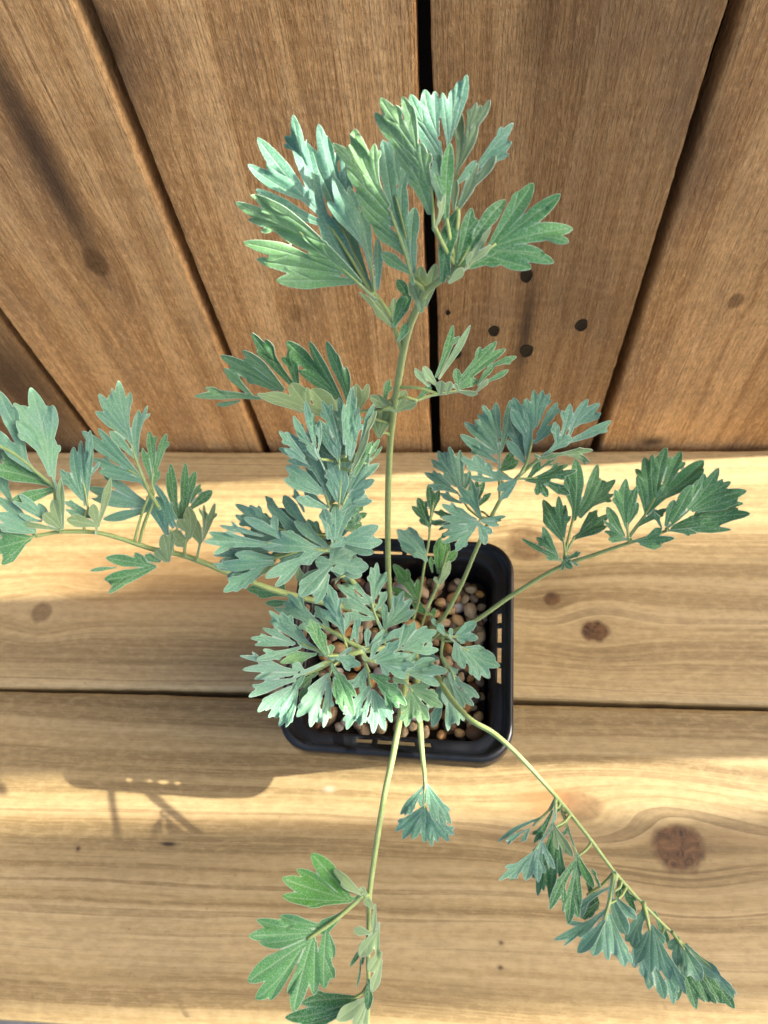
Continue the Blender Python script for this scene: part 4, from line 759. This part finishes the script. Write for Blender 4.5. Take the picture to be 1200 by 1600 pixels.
leaf(arch, 'N', 660, 150, 680, 1000, 4, -8, 'd', [('r', 18, 9, 610, 60, 665, 200, 700, 320, 765, 500), (690, 260, 650, 370, 14), (770, 560, 538, 988, 54), (780, 600, 700, 1115, 62), (750, 800, 648, 1003, 30), (790, 640, 800, 955, 38), (770, 600, 600, 800, 30), (770, 520, 770, 760, 46), (760, 850, 770, 1060, 30)], off=-.002)
leaf(arch, 'N', 770, 520, 900, 720, 0, 12, 'v', [(780, 530, 916, 805, 48), (890, 640, 978, 820, 16), (900, 640, 940, 700, 20)], off=.001)
leaf(arch, 'N', 850, 850, 920, 980, 4, 0, 'd', [(860, 760, 945, 1000, 48), (900, 900, 830, 1075, 46), (890, 880, 800, 1020, 30)], off=-.005)
leaf(arch, 'O', 385, 60, 100, 380, 2, 12, 's', [('r', 20, 9, 400, 20, 375, 170, 335, 320), (370, 110, 93, 300, 24), (345, 250, 28, 437, 32), (240, 350, 86, 472, 18), (330, 320, 165, 513, 48), (300, 300, 180, 420, 30)], off=.002)
leaf(arch, 'O', 370, 200, 380, 560, -2, -8, 's', [(335, 330, 268, 535, 54), (345, 330, 362, 565, 34), (370, 280, 400, 535, 46), (375, 300, 470, 605, 50), (450, 460, 512, 582, 28), (340, 300, 345, 420, 46)], off=.004)
leaf(arch, 'O', 395, 120, 480, 360, 0, 10, 's', [(390, 190, 482, 400, 60), (420, 180, 535, 305, 36), (390, 190, 440, 330, 40)], off=.001)
leaf(arch, 'O', 420, 60, 520, 240, 6, 0, 'd', [(420, 30, 535, 258, 28), (300, 200, 195, 300, 34), (400, 220, 410, 340, 26), (430, 60, 425, 190, 24)], off=-.003)
leaf(arch, 'O', 590, 220, 640, 600, -2, 8, 's', [('r', 18, 9, 580, 200, 605, 300, 625, 390), (580, 250, 466, 445, 44), (580, 290, 507, 478, 50), (600, 390, 517, 488, 24), (615, 390, 530, 583, 44), (628, 380, 625, 645, 48), (650, 400, 680, 632, 42), (660, 400, 745, 690, 48), (720, 510, 848, 772, 32), (640, 350, 712, 462, 40)], off=.003)
leaf(arch, 'O', 640, 420, 700, 760, 6, -8, 'b', [(600, 560, 612, 742, 36), (650, 600, 712, 802, 46), (720, 640, 768, 838, 30), (560, 540, 590, 672, 34), (520, 480, 525, 610, 30), (690, 560, 800, 760, 36)], off=-.004)
leaf(arch, 'O', 780, 400, 900, 800, 0, 10, 's', [('r', 14, 8, 760, 385, 800, 440, 840, 500), (795, 420, 738, 490, 34), (800, 440, 790, 597, 38), (840, 490, 942, 692, 56), (835, 490, 862, 662, 42)], off=.003)
leaf(arch, 'O', 820, 480, 900, 830, 6, -10, 'd', [(790, 600, 798, 818, 32), (800, 540, 918, 872, 46), (880, 600, 998, 832, 40), (950, 720, 1042, 838, 24), (650, 260, 745, 465, 30), (860, 640, 970, 825, 30)], off=-.003)
leaf(arch, 'O', 860, 480, 1100, 760, 0, 8, 's', [('r', 12, 6, 850, 465, 930, 540, 1010, 610), (890, 550, 1066, 672, 52), (990, 600, 1152, 798, 34), (1040, 640, 1168, 776, 14), (900, 520, 1020, 640, 36)], off=.002)
leaf(arch, 'O', 900, 520, 1080, 820, 5, -8, 'd', [(930, 590, 1072, 832, 48), (1000, 640, 1154, 866, 42), (920, 560, 985, 755, 36), (1000, 600, 1100, 760, 36)], off=-.002)

# ---- small blue leaf hanging over the rim
leaf(drop, 'Q', 440, 850, 300, 1150, 4, 10, 'b', [('r', 16, 8, 440, 800, 445, 900, 430, 1100), (430, 900, 165, 1205, 44), (390, 990, 270, 1205, 36), (450, 930, 402, 1118, 50), (360, 1040, 215, 1210, 26)], off=.003)
leaf(drop, 'Q', 450, 850, 680, 1280, 2, -10, 'b', [(465, 880, 742, 1308, 54), (490, 970, 680, 1325, 56), (490, 1000, 620, 1310, 40), (480, 1020, 552, 1285, 46), (480, 900, 520, 1150, 50)], off=.002)
leaf(drop, 'Q', 430, 1080, 420, 1450, 6, 0, 'b', [(420, 1130, 118, 1392, 52), (415, 1180, 200, 1475, 56), (420, 1220, 300, 1468, 46), (425, 1220, 440, 1510, 48), (440, 1220, 522, 1545, 44), (460, 1190, 585, 1508, 44), (480, 1190, 705, 1495, 58), (540, 1230, 765, 1425, 44), (440, 1120, 450, 1350, 70)], off=-.002)
print('leaves', LEAFSTAT)
